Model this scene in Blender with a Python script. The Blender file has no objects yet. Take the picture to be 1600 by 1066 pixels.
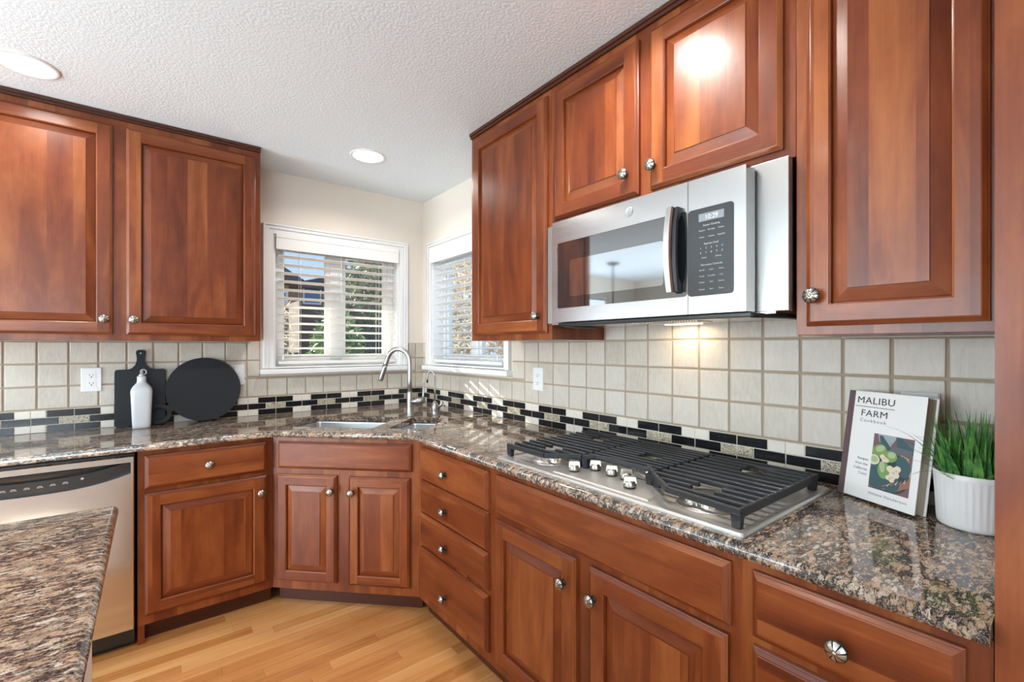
import bpy, bmesh, math, random
from mathutils import Vector, Matrix
from mathutils.geometry import tessellate_polygon
random.seed(7)
C = bpy.context.scene.collection
SC = bpy.context.scene
R = math.radians
PI = math.pi
FLOOR, CEIL, CT = 0.03, 2.44, 0.914        # floor, ceiling and worktop heights

# ------------------------------------------------------------------ camera
cam_d = bpy.data.cameras.new('camera')
cam_d.sensor_width = 36.0
cam_d.lens = 715.92 / 1600 * 36.0
cam_d.shift_y = 8.75 / 1600
cam_d.clip_start = 0.02
cam_d.clip_end = 300
cam = bpy.data.objects.new('camera', cam_d)
C.objects.link(cam)
cam.location = (-1.6391, -3.1944, 1.3369)
cam.rotation_euler = (R(90), 0, -0.6655)
SC.camera = cam

# ------------------------------------------------------------------ view and sky
SC.view_settings.view_transform = 'Standard'
SC.view_settings.look = 'None'
SC.view_settings.gamma = 1
SC.view_settings.use_curve_mapping = False
SC.view_settings.exposure = 0.56
SC.cycles.max_bounces = 10
SC.cycles.diffuse_bounces = 5
SC.cycles.glossy_bounces = 5
SC.cycles.transparent_max_bounces = 16
SC.cycles.caustics_reflective = False
SC.cycles.caustics_refractive = False
SC.cycles.sample_clamp_indirect = 6.0
w = bpy.data.worlds.new('sky')
SC.world = w
w.use_nodes = True
wn = w.node_tree.nodes
wl = w.node_tree.links
wn.clear()
tc = wn.new('ShaderNodeTexCoord')
sx = wn.new('ShaderNodeSeparateXYZ')
sky = wn.new('ShaderNodeValToRGB')          # clear sky: pale at the horizon, blue overhead
sky.color_ramp.elements[0].position = 0.0
sky.color_ramp.elements[0].color = (0.60, 0.75, 0.92, 1)
sky.color_ramp.elements[1].position = 0.45
sky.color_ramp.elements[1].color = (0.20, 0.42, 0.86, 1)
wl.new(tc.outputs['Generated'], sx.inputs[0])
wl.new(sx.outputs[2], sky.inputs[0])
bg = wn.new('ShaderNodeBackground')
bg.inputs['Strength'].default_value = 0.85
wo = wn.new('ShaderNodeOutputWorld')
wl.new(sky.outputs[0], bg.inputs[0])
wl.new(bg.outputs[0], wo.inputs[0])

# ------------------------------------------------------------------ sun and added fill lamps
def light(name, kind, loc, energy, color=(1, 1, 1), direction=None, **kw):
    d = bpy.data.lights.new(name, kind)
    d.energy = energy
    d.color = color
    for k, v in kw.items():
        setattr(d, k, v)
    o = bpy.data.objects.new(name, d)
    o.location = loc
    if direction:
        o.rotation_euler = Vector(direction).to_track_quat('-Z', 'Y').to_euler()
    C.objects.link(o)
    return o

light('sun', 'SUN', (-4, 8, 6), 10.0, (1.0, 0.93, 0.82), (0.36, -0.93, -0.47), angle=R(0.3))
# added fill lamps in invented window openings out of view, tilted up to the ceiling
light('fill_patio', 'AREA', (-5.50, -1.5, 1.15), 150, (0.785, 0.91, 1.0), (1, -0.1, 0.58), shape='RECTANGLE', size=2.3, size_y=2.1)
light('fill_rear', 'AREA', (-3.75, -6.38, 1.45), 104, (0.785, 0.91, 1.0), (0, 1, 0.95), shape='RECTANGLE', size=2.5, size_y=1.9)
light('fill_nook', 'AREA', (-3.95, 1.48, 1.45), 30, (0.72, 0.87, 1.0), (0, -1, 0.3), shape='RECTANGLE', size=1.9, size_y=1.3)


# ================================================================== materials
def col(r, g, b):
    """sRGB 0-255 to linear"""
    f = lambda c: c / 12.92 if c <= 0.04045 else ((c + 0.055) / 1.055) ** 2.4
    return (f(r / 255), f(g / 255), f(b / 255), 1)


class NT:
    def __init__(self, name):
        self.mat = bpy.data.materials.new(name)
        self.mat.use_nodes = True
        self.t = self.mat.node_tree
        self.t.nodes.clear()
        self.out = self.t.nodes.new('ShaderNodeOutputMaterial')

    def n(self, kind, props=None, **ins):
        nd = self.t.nodes.new('ShaderNode' + kind)
        for k, v in (props or {}).items():
            setattr(nd, k, v)
        for k, v in ins.items():
            key = k.replace('_', ' ')
            s = nd.inputs[int(k[1:])] if (k[0] == 'i' and k[1:].isdigit()) else nd.inputs[key]
            if hasattr(v, 'links') or isinstance(v, bpy.types.NodeSocket):
                self.t.links.new(v, s)
            else:
                s.default_value = v
        return nd

    def math(self, op, a, b=0.0, c=0.0):
        return self.n('Math', {'operation': op}, i0=a, i1=b, i2=c).outputs[0]

    def ramp(self, fac, stops, interp='LINEAR'):
        nd = self.n('ValToRGB')
        cr = nd.color_ramp
        cr.interpolation = interp
        while len(cr.elements) < len(stops):
            cr.elements.new(0.5)
        for e, (p, c) in zip(cr.elements, stops):
            e.position = p
            e.color = c if len(c) == 4 else (*c, 1)
        self.t.links.new(fac, nd.inputs[0])
        return nd.outputs[0]

    def mix(self, fac, a, b, mode='MIX'):
        nd = self.n('Mix', {'data_type': 'RGBA', 'blend_type': mode})
        for s, v in ((nd.inputs['Factor'], fac), (nd.inputs[6], a), (nd.inputs[7], b)):
            if isinstance(v, bpy.types.NodeSocket):
                self.t.links.new(v, s)
            else:
                s.default_value = v
        return nd.outputs[2]

    def bsdf(self, **kw):
        b = self.n('BsdfPrincipled', None, **kw)
        self.t.links.new(b.outputs[0], self.out.inputs[0])
        return b

    def bump(self, height, strength=0.3, dist=0.01):
        return self.n('Bump', None, Height=height, Strength=strength, Distance=dist).outputs[0]

    def uv(self):
        return self.n('UVMap').outputs[0]

    def obj(self):
        return self.n('TexCoord').outputs['Object']

    def xyz(self, v):
        s = self.n('SeparateXYZ', None, i0=v)
        return s.outputs[0], s.outputs[1], s.outputs[2]

    def vec(self, x, y, z=0.0):
        return self.n('CombineXYZ', None, i0=x, i1=y, i2=z).outputs[0]


def plain(name, c, rough=0.5, metal=0.0, **kw):
    m = NT(name)
    m.bsdf(Base_Color=c, Roughness=rough, Metallic=metal, **kw)
    return m.mat


def cherry_mat(name, dark, mid, light_, rough=0.27):
    m = NT(name)
    u, v, _ = m.xyz(m.uv())
    plank = m.math('FLOOR', m.math('DIVIDE', v, 0.083))
    tone = m.n('TexWhiteNoise', {'noise_dimensions': '1D'}, W=plank).outputs[0]
    shift = m.math('MULTIPLY', tone, 23.0)
    fig = m.n('TexNoise', None, Vector=m.vec(m.math('ADD', m.math('MULTIPLY', u, 1.7), shift), m.math('MULTIPLY', v, 9.0)), Scale=1.0, Detail=4.0, Roughness=0.55, Distortion=0.9).outputs[0]
    fine = m.n('TexNoise', None, Vector=m.vec(m.math('MULTIPLY', u, 5.0), m.math('MULTIPLY', v, 150.0)), Scale=1.0, Detail=3.0, Roughness=0.6).outputs[0]
    mott = m.n('TexNoise', None, Vector=m.vec(m.math('MULTIPLY', u, 7.0), m.math('MULTIPLY', v, 11.0), 3.0), Scale=1.0, Detail=5.0, Roughness=0.65).outputs[0]
    a = m.math('MULTIPLY', fig, 0.62)
    a = m.math('MULTIPLY_ADD', tone, 0.17, a)
    a = m.math('MULTIPLY_ADD', fine, 0.12, a)
    a = m.math('MULTIPLY_ADD', mott, 0.24, a)
    a = m.math('SUBTRACT', a, 0.035)
    c = m.ramp(a, [(0.33, dark), (0.53, mid), (0.74, light_)])
    speck = m.ramp(mott, [(0.22, (0.45, 0.45, 0.45)), (0.33, (1, 1, 1))])
    c = m.mix(0.7, c, speck, 'MULTIPLY')
    bmp = m.bump(m.math('ADD', fine, mott), 0.05, 0.002)
    m.bsdf(Base_Color=c, Roughness=rough, Normal=bmp, Specular_IOR_Level=0.36, Coat_Weight=0.10, Coat_Roughness=0.12)
    return m.mat


CHERRY = cherry_mat('cherry_wood', (0.082, 0.0150, 0.0048, 1), (0.176, 0.0392, 0.0105, 1), (0.310, 0.096, 0.0265, 1), 0.33)
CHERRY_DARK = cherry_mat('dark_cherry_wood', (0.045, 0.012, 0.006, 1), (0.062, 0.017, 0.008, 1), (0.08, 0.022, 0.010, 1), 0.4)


def granite_mat():
    m = NT('granite')
    p = m.obj()
    mp = m.n('Mapping', None, Vector=p)
    mp.inputs['Rotation'].default_value = (0, 0, R(4))
    mp.inputs['Scale'].default_value = (1.0, 2.3, 1.6)
    warp = m.n('TexNoise', None, Vector=mp.outputs[0], Scale=26.0, Detail=4.0, Roughness=0.6)
    wv = m.n('VectorMath', {'operation': 'SCALE'}, i0=warp.outputs[1], Scale=0.045).outputs[0]
    q = m.n('VectorMath', {'operation': 'ADD'}, i0=mp.outputs[0], i1=wv).outputs[0]
    v1 = m.n('TexVoronoi', {'feature': 'DISTANCE_TO_EDGE'}, Vector=q, Scale=52.0)
    v2 = m.n('TexVoronoi', {'feature': 'F1'}, Vector=q, Scale=52.0)
    cid = m.xyz(v2.outputs['Color'])
    tan = m.ramp(cid[0], [(0.0, col(192, 170, 148)), (0.30, col(172, 146, 122)), (0.55, col(138, 118, 102)), (0.80, col(200, 188, 174)), (1.0, col(164, 126, 98))])
    fine = m.n('TexNoise', None, Vector=mp.outputs[0], Scale=240.0, Detail=3.0, Roughness=0.7).outputs[0]
    tan = m.mix(0.85, tan, m.ramp(fine, [(0.36, (0.35, 0.33, 0.32)), (0.58, (1.1, 1.08, 1.05))]), 'MULTIPLY')
    blotch = m.n('TexNoise', None, Vector=q, Scale=40.0, Detail=7.0, Roughness=0.78).outputs[0]
    patch = m.n('TexNoise', None, Vector=q, Scale=7.0, Detail=2.0).outputs[0]
    rid = m.n('TexNoise', None, Vector=q, Scale=24.0, Detail=5.0, Roughness=0.65, Distortion=0.8).outputs[0]
    rid = m.math('ABSOLUTE', m.math('SUBTRACT', rid, 0.5))
    dk = m.math('ADD', blotch, m.math('MULTIPLY_ADD', patch, 0.30, -0.15))
    dk = m.math('SUBTRACT', dk, m.math('MULTIPLY', v1.outputs[0], 0.45))
    dk = m.math('SUBTRACT', dk, m.math('MULTIPLY', rid, 0.9))
    dk = m.math('ADD', dk, m.math('MULTIPLY', m.math('GREATER_THAN', cid[1], 0.82), 0.08))
    dmask = m.ramp(dk, [(0.368, (0, 0, 0)), (0.455, (1, 1, 1))])
    grey = m.ramp(fine, [(0.42, col(24, 22, 22)), (0.54, col(66, 61, 59)), (0.66, col(140, 132, 126))])
    c = m.mix(dmask, tan, grey)
    m.bsdf(Base_Color=c, Roughness=0.06, Specular_IOR_Level=0.65)
    return m.mat


GRANITE = granite_mat()


def stone_mat():
    m = NT('tumbled_stone_tile')
    u, v, _ = m.xyz(m.uv())
    st = m.n('TexNoise', None, Vector=m.vec(m.math('MULTIPLY', u, 24.0), m.math('MULTIPLY', v, 85.0)), Scale=1.0, Detail=5.0, Roughness=0.65, Distortion=0.5).outputs[0]
    big = m.n('TexNoise', None, Vector=m.vec(u, v), Scale=2.6, Detail=2.0).outputs[0]
    a = m.math('MULTIPLY_ADD', st, 0.45, m.math('MULTIPLY', big, 0.6))
    c = m.ramp(a, [(0.30, col(178, 168, 153)), (0.50, col(199, 190, 177)), (0.72, col(212, 205, 194))])
    m.bsdf(Base_Color=c, Roughness=0.42, Normal=m.bump(st, 0.25, 0.003))
    return m.mat


STONE = stone_mat()
GROUT = plain('tan_grout', col(170, 152, 132), 0.9)
GROUT_PALE = plain('pale_grout', col(206, 198, 184), 0.9)
CREAM = plain('cream_mosaic', col(222, 215, 203), 0.28)


def blackm():
    m = NT('black_mosaic')
    n = m.n('TexNoise', None, Vector=m.uv(), Scale=160.0, Detail=3.0).outputs[0]
    c = m.ramp(n, [(0.66, col(22, 22, 25)), (0.74, col(90, 88, 86))])
    m.bsdf(Base_Color=c, Roughness=0.17)
    return m.mat


BLACKM = blackm()


def decom():
    m = NT('scrollwork_mosaic')
    n = m.n('TexNoise', None, Vector=m.uv(), Scale=75.0, Detail=1.0, Distortion=3.2).outputs[0]
    a = m.math('ABSOLUTE', m.math('SUBTRACT', n, 0.5))
    c = m.ramp(a, [(0.035, col(30, 27, 25)), (0.06, col(206, 194, 170))])
    m.bsdf(Base_Color=c, Roughness=0.3)
    return m.mat


DECO = decom()


def paint(name, c, bump=0.12, scale=110.0, rough=0.65):
    m = NT(name)
    n = m.n('TexNoise', None, Vector=m.obj(), Scale=scale, Detail=3.0, Roughness=0.6).outputs[0]
    m.bsdf(Base_Color=c, Roughness=rough, Normal=m.bump(n, bump, 0.01))
    return m.mat


WALLP = paint('warm_greige_paint', col(226, 216, 204), 0.15, 60)
CEILP = paint('textured_ceiling_paint', col(229, 236, 241), 0.30, 95, 0.8)
TRIMP = paint('white_trim_paint', col(232, 231, 230), 0.0, 40, 0.35)
SLATP = plain('white_blind_slat', col(234, 232, 228), 0.4)
ISLANDP = paint('off_white_island_paint', col(234, 230, 224), 0.35, 45, 0.7)


def oak():
    m = NT('oak_strip_floor')
    x, y, _ = m.xyz(m.obj())
    PW = 0.0585
    row = m.math('FLOOR', m.math('DIVIDE', y, PW))
    rr = m.n('TexWhiteNoise', {'noise_dimensions': '1D'}, W=row).outputs[0]
    xs = m.math('DIVIDE', m.math('MULTIPLY_ADD', rr, 7.3, x), 0.85)
    cidx = m.math('FLOOR', xs)
    tone = m.n('TexWhiteNoise', {'noise_dimensions': '2D'}, Vector=m.vec(row, cidx)).outputs[0]
    off = m.math('MULTIPLY', tone, 31.0)
    gr = m.n('TexNoise', None, Vector=m.vec(m.math('MULTIPLY_ADD', x, 2.2, off), m.math('MULTIPLY', y, 34.0)), Scale=1.0, Detail=5.0, Roughness=0.6, Distortion=1.2).outputs[0]
    fine = m.n('TexNoise', None, Vector=m.vec(m.math('MULTIPLY_ADD', x, 7.0, off), m.math('MULTIPLY', y, 260.0)), Scale=1.0, Detail=2.0).outputs[0]
    a = m.math('MULTIPLY_ADD', gr, 0.55, m.math('MULTIPLY', tone, 0.42))
    a = m.math('MULTIPLY_ADD', fine, 0.14, a)
    c = m.ramp(a, [(0.22, col(158, 98, 50)), (0.48, col(190, 130, 75)), (0.68, col(202, 146, 90)), (0.92, col(216, 166, 110))])
    fy = m.math('ABSOLUTE', m.math('SUBTRACT', m.math('FRACT', m.math('DIVIDE', y, PW)), 0.5))
    fx = m.math('ABSOLUTE', m.math('SUBTRACT', m.math('FRACT', xs), 0.5))
    gy = m.math('GREATER_THAN', fy, 0.488)
    gx = m.math('GREATER_THAN', fx, 0.4988)
    gap = m.math('MAXIMUM', gy, gx)
    c = m.mix(m.math('MULTIPLY', gap, 0.4), c, col(110, 62, 30))
    m.bsdf(Base_Color=c, Roughness=0.26, Coat_Weight=0.3, Coat_Roughness=0.12, Normal=m.bump(gr, 0.04, 0.002))
    return m.mat


OAK = oak()


def steel(name, c, rough=0.2, axis='h', aniso=0.75):
    m = NT(name)
    n = m.n('TexNoise', None, Vector=m.n('Mapping', None, Vector=m.obj(), Scale=(3, 3, 700) if axis == 'h' else (700, 700, 3)).outputs[0], Scale=1.0, Detail=2.0).outputs[0]
    r = m.n('MapRange', None, Value=n, To_Min=rough - 0.05, To_Max=rough + 0.06).outputs[0]
    tg = m.n('Tangent', {'direction_type': 'RADIAL', 'axis': 'Z'}).outputs[0]
    m.bsdf(Base_Color=c, Metallic=1.0, Roughness=r, Anisotropic=aniso, Tangent=tg, Normal=m.bump(n, 0.02, 0.001))
    return m.mat


STEEL = steel('brushed_steel', (0.52, 0.515, 0.51, 1), 0.20)
STEEL_SIDE = steel('brushed_steel_housing', (0.42, 0.405, 0.39, 1), 0.30)
STEEL_WARM = steel('brushed_steel_dishwasher', (0.60, 0.585, 0.57, 1), 0.16, aniso=0.5)
STEEL_PLAIN = plain('satin_steel', (0.66, 0.65, 0.63, 1), 0.24, 1.0)
PANSTEEL = plain('brushed_pan_steel', (0.66, 0.645, 0.615, 1), 0.38, 0.85)
SINKSTEEL = plain('sink_steel', (0.60, 0.61, 0.62, 1), 0.30, 1.0)
NICKEL = plain('brushed_nickel', (0.40, 0.385, 0.37, 1), 0.32, 1.0)
CHROME = plain('polished_metal', (0.42, 0.385, 0.34, 1), 0.27, 1.0)
PEWTER = plain('pewter', (0.43, 0.40, 0.36, 1), 0.3, 1.0)
PEWTER_DARK = plain('dark_patina', (0.035, 0.03, 0.026, 1), 0.5, 0.6)
BLACKP = plain('black_plastic', (0.012, 0.012, 0.013, 1), 0.3)
DARKGLASS = plain('dark_glass', (0.012, 0.013, 0.014, 1), 0.03, 0.0, IOR=2.3)
SCREEN = plain('window_screen', (0.38, 0.395, 0.41, 1), 0.05, 1.0)
PANELGREY = plain('charcoal_panel', (0.026, 0.027, 0.029, 1), 0.2, 0.0)
LCD = plain('display_glass', (0.20, 0.22, 0.24, 1), 0.2, 0.0)
IRON = plain('cast_iron', (0.017, 0.019, 0.023, 1), 0.40, 0.0, Specular_IOR_Level=0.42)
BURNER_CAP = plain('burner_cap', (0.04, 0.04, 0.042, 1), 0.45)
BURNER_RING = plain('burner_alloy', (0.55, 0.53, 0.50, 1), 0.35, 1.0)
WHITE_PRINT = plain('white_print', (0.40, 0.41, 0.42, 1), 0.5)
DARK_PRINT = plain('dark_print', (0.05, 0.05, 0.05, 1), 0.6)
GREY_PRINT = plain('grey_print', (0.25, 0.25, 0.25, 1), 0.6)
BOARD = plain('black_stained_wood', (0.013, 0.015, 0.018, 1), 0.5, 0.0, Specular_IOR_Level=0.3)
CERAMIC = plain('white_ceramic', (0.62, 0.63, 0.64, 1), 0.35)
POTM = plain('white_glazed_pot', (0.80, 0.80, 0.80, 1), 0.35)
PLATE = plain('white_plastic', (0.80, 0.80, 0.79, 1), 0.3)
SLOT = plain('dark_slot', (0.02, 0.02, 0.02, 1), 0.6)
COVER = plain('book_cover_white', (0.88, 0.87, 0.86, 1), 0.4)
SPINE = plain('book_spine_plum', col(96, 76, 78), 0.6)
SOIL = plain('soil', (0.03, 0.02, 0.015, 1), 0.9)


def pages():
    m = NT('book_pages')
    x, y, z = m.xyz(m.obj())
    n = m.n('TexNoise', None, Vector=m.vec(1.0, m.math('MULTIPLY', y, 900.0), m.math('MULTIPLY', z, 6.0)), Scale=1.0, Detail=2.0).outputs[0]
    m.bsdf(Base_Color=m.ramp(n, [(0.3, col(150, 138, 120)), (0.7, col(212, 202, 184))]), Roughness=0.8)
    return m.mat


PAGES = pages()


def leaf_mat(name, c1, c2, scale=6.0, trans=0.25):
    m = NT(name)
    n = m.n('TexNoise', None, Vector=m.obj(), Scale=scale, Detail=3.0).outputs[0]
    c = m.ramp(n, [(0.32, c1), (0.68, c2)])
    b = m.n('BsdfPrincipled', None, Base_Color=c, Roughness=0.5)
    t = m.n('BsdfTranslucent', None, Color=c)
    mx = m.n('MixShader', None, Fac=trans)
    m.t.links.new(b.outputs[0], mx.inputs[1])
    m.t.links.new(t.outputs[0], mx.inputs[2])
    m.t.links.new(mx.outputs[0], m.out.inputs[0])
    return m.mat


GRASS = leaf_mat('grass_blade', (0.040, 0.190, 0.065, 1), (0.230, 0.560, 0.120, 1), 45.0, 0.3)
EVERGREEN = leaf_mat('evergreen_needles', (0.14, 0.19, 0.12, 1), (0.40, 0.38, 0.27, 1), 1.5)
SHRUB = leaf_mat('green_shrub_leaves', (0.12, 0.22, 0.10, 1), (0.30, 0.42, 0.20, 1), 1.5)
TWIG = leaf_mat('tan_twigs', (0.50, 0.40, 0.27, 1), (0.85, 0.74, 0.56, 1), 2.0, 0.6)
BARK = plain('bark', (0.10, 0.075, 0.055, 1), 0.9)


def glass_mat():
    m = NT('window_glass')
    fr = m.n('Fresnel', None, IOR=1.45).outputs[0]
    back = m.n('NewGeometry').outputs['Backfacing']
    fr = m.math('MULTIPLY', fr, m.math('SUBTRACT', 1.0, back))      # the pane's far face only lets light out
    tr = m.n('BsdfTransparent', None, Color=(0.96, 0.98, 0.97, 1))
    gl = m.n('BsdfGlossy', None, Roughness=0.0)
    mx = m.n('MixShader', None, Fac=fr)
    m.t.links.new(tr.outputs[0], mx.inputs[1])
    m.t.links.new(gl.outputs[0], mx.inputs[2])
    m.t.links.new(mx.outputs[0], m.out.inputs[0])
    return m.mat


GLASS = glass_mat()


def emit(name, c, s):
    m = NT(name)
    e = m.n('Emission', None, Color=c, Strength=s)
    m.t.links.new(e.outputs[0], m.out.inputs[0])
    return m.mat


LENS = emit('lamp_lens', (1.0, 0.97, 0.93, 1), 6.0)
LENS_WARM = emit('lamp_lens_warm', (1.0, 0.82, 0.58, 1), 3.0)
DIGITS = emit('display_digits', (0.9, 0.97, 1.0, 1), 0.9)


def siding(name, c1, c2, pitch=0.2):
    m = NT(name)
    x, y, z = m.xyz(m.obj())
    f = m.math('FRACT', m.math('DIVIDE', z, pitch))
    g = m.math('LESS_THAN', f, 0.10)
    n = m.n('TexNoise', None, Vector=m.obj(), Scale=3.0, Detail=3.0).outputs[0]
    m.bsdf(Base_Color=m.mix(m.math('MULTIPLY', g, 0.5), m.ramp(n, [(0.3, c1), (0.7, c2)]), (0.05, 0.04, 0.035, 1)), Roughness=0.8)
    return m.mat


SIDING = siding('brown_siding', (0.17, 0.13, 0.105, 1), (0.21, 0.165, 0.135, 1))
TANSIDE = siding('tan_siding', (0.36, 0.25, 0.17, 1), (0.42, 0.31, 0.22, 1), 0.16)
ROOFM = siding('roof_shingles', (0.09, 0.085, 0.085, 1), (0.14, 0.13, 0.13, 1), 0.14)
FENCEM = plain('grey_fence_wood', (0.16, 0.145, 0.13, 1), 0.85)
GROUND = plain('dry_ground', (0.38, 0.31, 0.21, 1), 0.95)
BLUEGLASS = plain('sky_blue_window', (0.10, 0.22, 0.42, 1), 0.1)


# ================================================================== mesh helpers
class MB:
    def __init__(s):
        s.v, s.f, s.m, s.g, s.s = [], [], [], [], []
        s.off = 0

    def new_board(s):
        s.off = random.randint(0, 400)

    def add(s, pts, faces, m=0, grain=2, smooth=False):
        b = len(s.v)
        s.v += [tuple(p) for p in pts]
        for f in faces:
            s.f.append([b + i for i in f])
            s.m.append(m)
            s.g.append((grain, s.off))
            s.s.append(smooth)

    def quad(s, a, b, c, d, m=0, grain=2, smooth=False):
        s.add([a, b, c, d], [(0, 1, 2, 3)], m, grain, smooth)

    def box(s, x0, x1, y0, y1, z0, z1, m=0, grain=2):
        s.new_board()
        p = [(x, y, z) for x in (x0, x1) for y in (y0, y1) for z in (z0, z1)]
        s.add(p, [(0, 1, 3, 2), (4, 6, 7, 5), (0, 4, 5, 1), (2, 3, 7, 6), (0, 2, 6, 4), (1, 5, 7, 3)], m, grain)
        return s

    def rings(s, ringlist, m=0, grain=2, cap0=False, cap1=False, smooth=False, closed=True):
        """ringlist: list of equal length point loops, joined by quads"""
        n = len(ringlist[0])
        pts = [p for r in ringlist for p in r]
        fs = []
        for i in range(len(ringlist) - 1):
            for j in range(n if closed else n - 1):
                k = (j + 1) % n
                fs.append((i * n + j, i * n + k, (i + 1) * n + k, (i + 1) * n + j))
        s.add(pts, fs, m, grain, smooth)
        if cap0:
            s.add(ringlist[0], [tuple(range(n))[::-1]], m, grain)
        if cap1:
            s.add(ringlist[-1], [tuple(range(n))], m, grain)
        return s

    def lathe(s, prof, n=24, o=(0, 0, 0), m=0, axis='z', smooth=True, cap0=True, cap1=True, rfun=None):
        rl = []
        for r, h in prof:
            ring = []
            for i in range(n):
                a = 2 * PI * i / n
                k = r * (rfun(a, h) if rfun else 1.0)
                x, y = k * math.cos(a), k * math.sin(a)
                q = (x, y, h) if axis == 'z' else ((x, -h, y) if axis == '-y' else (h, x, y))
                ring.append((q[0] + o[0], q[1] + o[1], q[2] + o[2]))
            rl.append(ring)
        return s.rings(rl, m, cap0=cap0, cap1=cap1, smooth=smooth)

    def tube(s, path, r, n=12, m=0, cap=True, smooth=True):
        P = [Vector(p) for p in path]
        rr = r if isinstance(r, (list, tuple)) else [r] * len(P)
        t0 = (P[1] - P[0]).normalized()
        up = Vector((0, 0, 1)) if abs(t0.z) < 0.9 else Vector((1, 0, 0))
        nx = t0.cross(up).normalized()
        rl = []
        for i, p in enumerate(P):
            t = (P[min(i + 1, len(P) - 1)] - P[max(i - 1, 0)]).normalized()
            nx = (nx - t * nx.dot(t)).normalized()
            ny = t.cross(nx)
            rl.append([p + nx * rr[i] * math.cos(2 * PI * k / n) + ny * rr[i] * math.sin(2 * PI * k / n) for k in range(n)])
        return s.rings(rl, m, cap0=cap, cap1=cap, smooth=smooth)

    def prism(s, poly, lo, hi, plane='xy', m=0, grain=2):
        f = {'xy': lambda a, b, h: (a, b, h), 'xz': lambda a, b, h: (a, h, b), 'yz': lambda a, b, h: (h, a, b)}[plane]
        A = [f(a, b, lo) for a, b in poly]
        B = [f(a, b, hi) for a, b in poly]
        n = len(poly)
        s.new_board()
        s.add(A + B, [tuple(range(n))[::-1], tuple(range(n, 2 * n))] + [(i, (i + 1) % n, n + (i + 1) % n, n + i) for i in range(n)], m, grain)
        return s

    def build(s, name, mats, parent=None, loc=(0, 0, 0), rot=(0, 0, 0), bevel=0, segs=2, fix=True):
        me = bpy.data.meshes.new(name)
        me.from_pydata(s.v, [], s.f)
        mats = mats if isinstance(mats, (list, tuple)) else [mats]
        for mt in mats:
            me.materials.append(mt)
        uvl = me.uv_layers.new(name='UVMap')
        for p, mi, (g, off), sm in zip(me.polygons, s.m, s.g, s.s):
            p.material_index = mi
            p.use_smooth = sm
            nn = p.normal
            ax = max(range(3), key=lambda i: abs(nn[i]))
            rest = [i for i in range(3) if i != ax]
            if g in rest:
                ua, va = g, [i for i in rest if i != g][0]
            else:
                ua, va = rest
            for li in p.loop_indices:
                co = me.vertices[me.loops[li].vertex_index].co
                uvl.data[li].uv = (co[ua] + off * 1.37, co[va] + off * 0.9113)
        if fix:
            bm = bmesh.new()
            bm.from_mesh(me)
            bmesh.ops.remove_doubles(bm, verts=bm.verts, dist=1e-6)
            bmesh.ops.recalc_face_normals(bm, faces=bm.faces)
            bm.to_mesh(me)
            bm.free()
        o = bpy.data.objects.new(name, me)
        C.objects.link(o)
        o.location = loc
        o.rotation_euler = rot
        if parent is not None:
            o.parent = parent
        if bevel:
            b = o.modifiers.new('bevel', 'BEVEL')
            b.width = bevel
            b.segments = segs
            b.limit_method = 'ANGLE'
            b.angle_limit = R(40)
        return o


def thing(name, label, cat, loc=(0, 0, 0), rz=0.0, group=None):
    o = bpy.data.objects.new(name, None)
    C.objects.link(o)
    o.empty_display_size = 0.1
    o.location = loc
    o.rotation_euler = (0, 0, rz)
    tag(o, label, cat, group)
    return o


def tag(o, label, cat, group=None, kind=None):
    o['label'] = label
    o['category'] = cat
    if group:
        o['group'] = group
    if kind:
        o['kind'] = kind
    return o


def struct(o):
    o['kind'] = 'structure'
    return o


def same(src, parent, loc, rot=(0, 0, 0)):
    o = src.copy()
    C.objects.link(o)
    o.parent = parent
    o.location = loc
    o.rotation_euler = rot
    return o


def text_obj(name, txt, size, mat, parent, loc, rot, align='LEFT', spacing=1.0, sx=1.0, bold=0.0, ext=0.0002):
    cu = bpy.data.curves.new(name, 'FONT')
    cu.body = txt
    cu.size = size
    cu.align_x = align
    cu.space_character = spacing
    cu.extrude = ext
    cu.offset = bold
    cu.resolution_u = 3
    tmp = bpy.data.objects.new('tmp', cu)
    C.objects.link(tmp)
    bpy.context.view_layer.update()
    me = bpy.data.meshes.new_from_object(tmp.evaluated_get(bpy.context.evaluated_depsgraph_get()))
    bpy.data.objects.remove(tmp)
    bpy.data.curves.remove(cu)
    me.materials.clear()
    me.materials.append(mat)
    o = bpy.data.objects.new(name, me)
    C.objects.link(o)
    o.parent = parent
    o.location = loc
    o.rotation_euler = rot
    o.scale = (sx, 1, 1)
    return o


def join_text(name, items, mat, parent, loc, rot, ext=0.0002):
    """several lines of lettering as ONE mesh; items: (text, x, y, size, align, spacing, sx)"""
    bm = bmesh.new()
    for t, x, y, size, al, sp, sx in items:
        o = text_obj('tmp_line', t, size, mat, None, (0, 0, 0), (0, 0, 0), al, sp, 1.0, 0.0, ext)
        me = o.data
        me.transform(Matrix.Translation((x, y, 0)) @ Matrix.Diagonal((sx, 1, 1, 1)))
        bm.from_mesh(me)
        bpy.data.objects.remove(o)
        bpy.data.meshes.remove(me)
    me = bpy.data.meshes.new(name)
    bm.to_mesh(me)
    bm.free()
    me.materials.append(mat)
    o = bpy.data.objects.new(name, me)
    C.objects.link(o)
    o.parent = parent
    o.location = loc
    o.rotation_euler = rot
    return o


def rrect(x0, x1, z0, z1, r, n=5):
    pts = []
    for cx, cz, a0 in ((x1 - r, z1 - r, 0), (x0 + r, z1 - r, 90), (x0 + r, z0 + r, 180), (x1 - r, z0 + r, 270)):
        for i in range(n + 1):
            a = R(a0 + 90 * i / n)
            pts.append((cx + r * math.cos(a), cz + r * math.sin(a)))
    return pts


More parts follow.
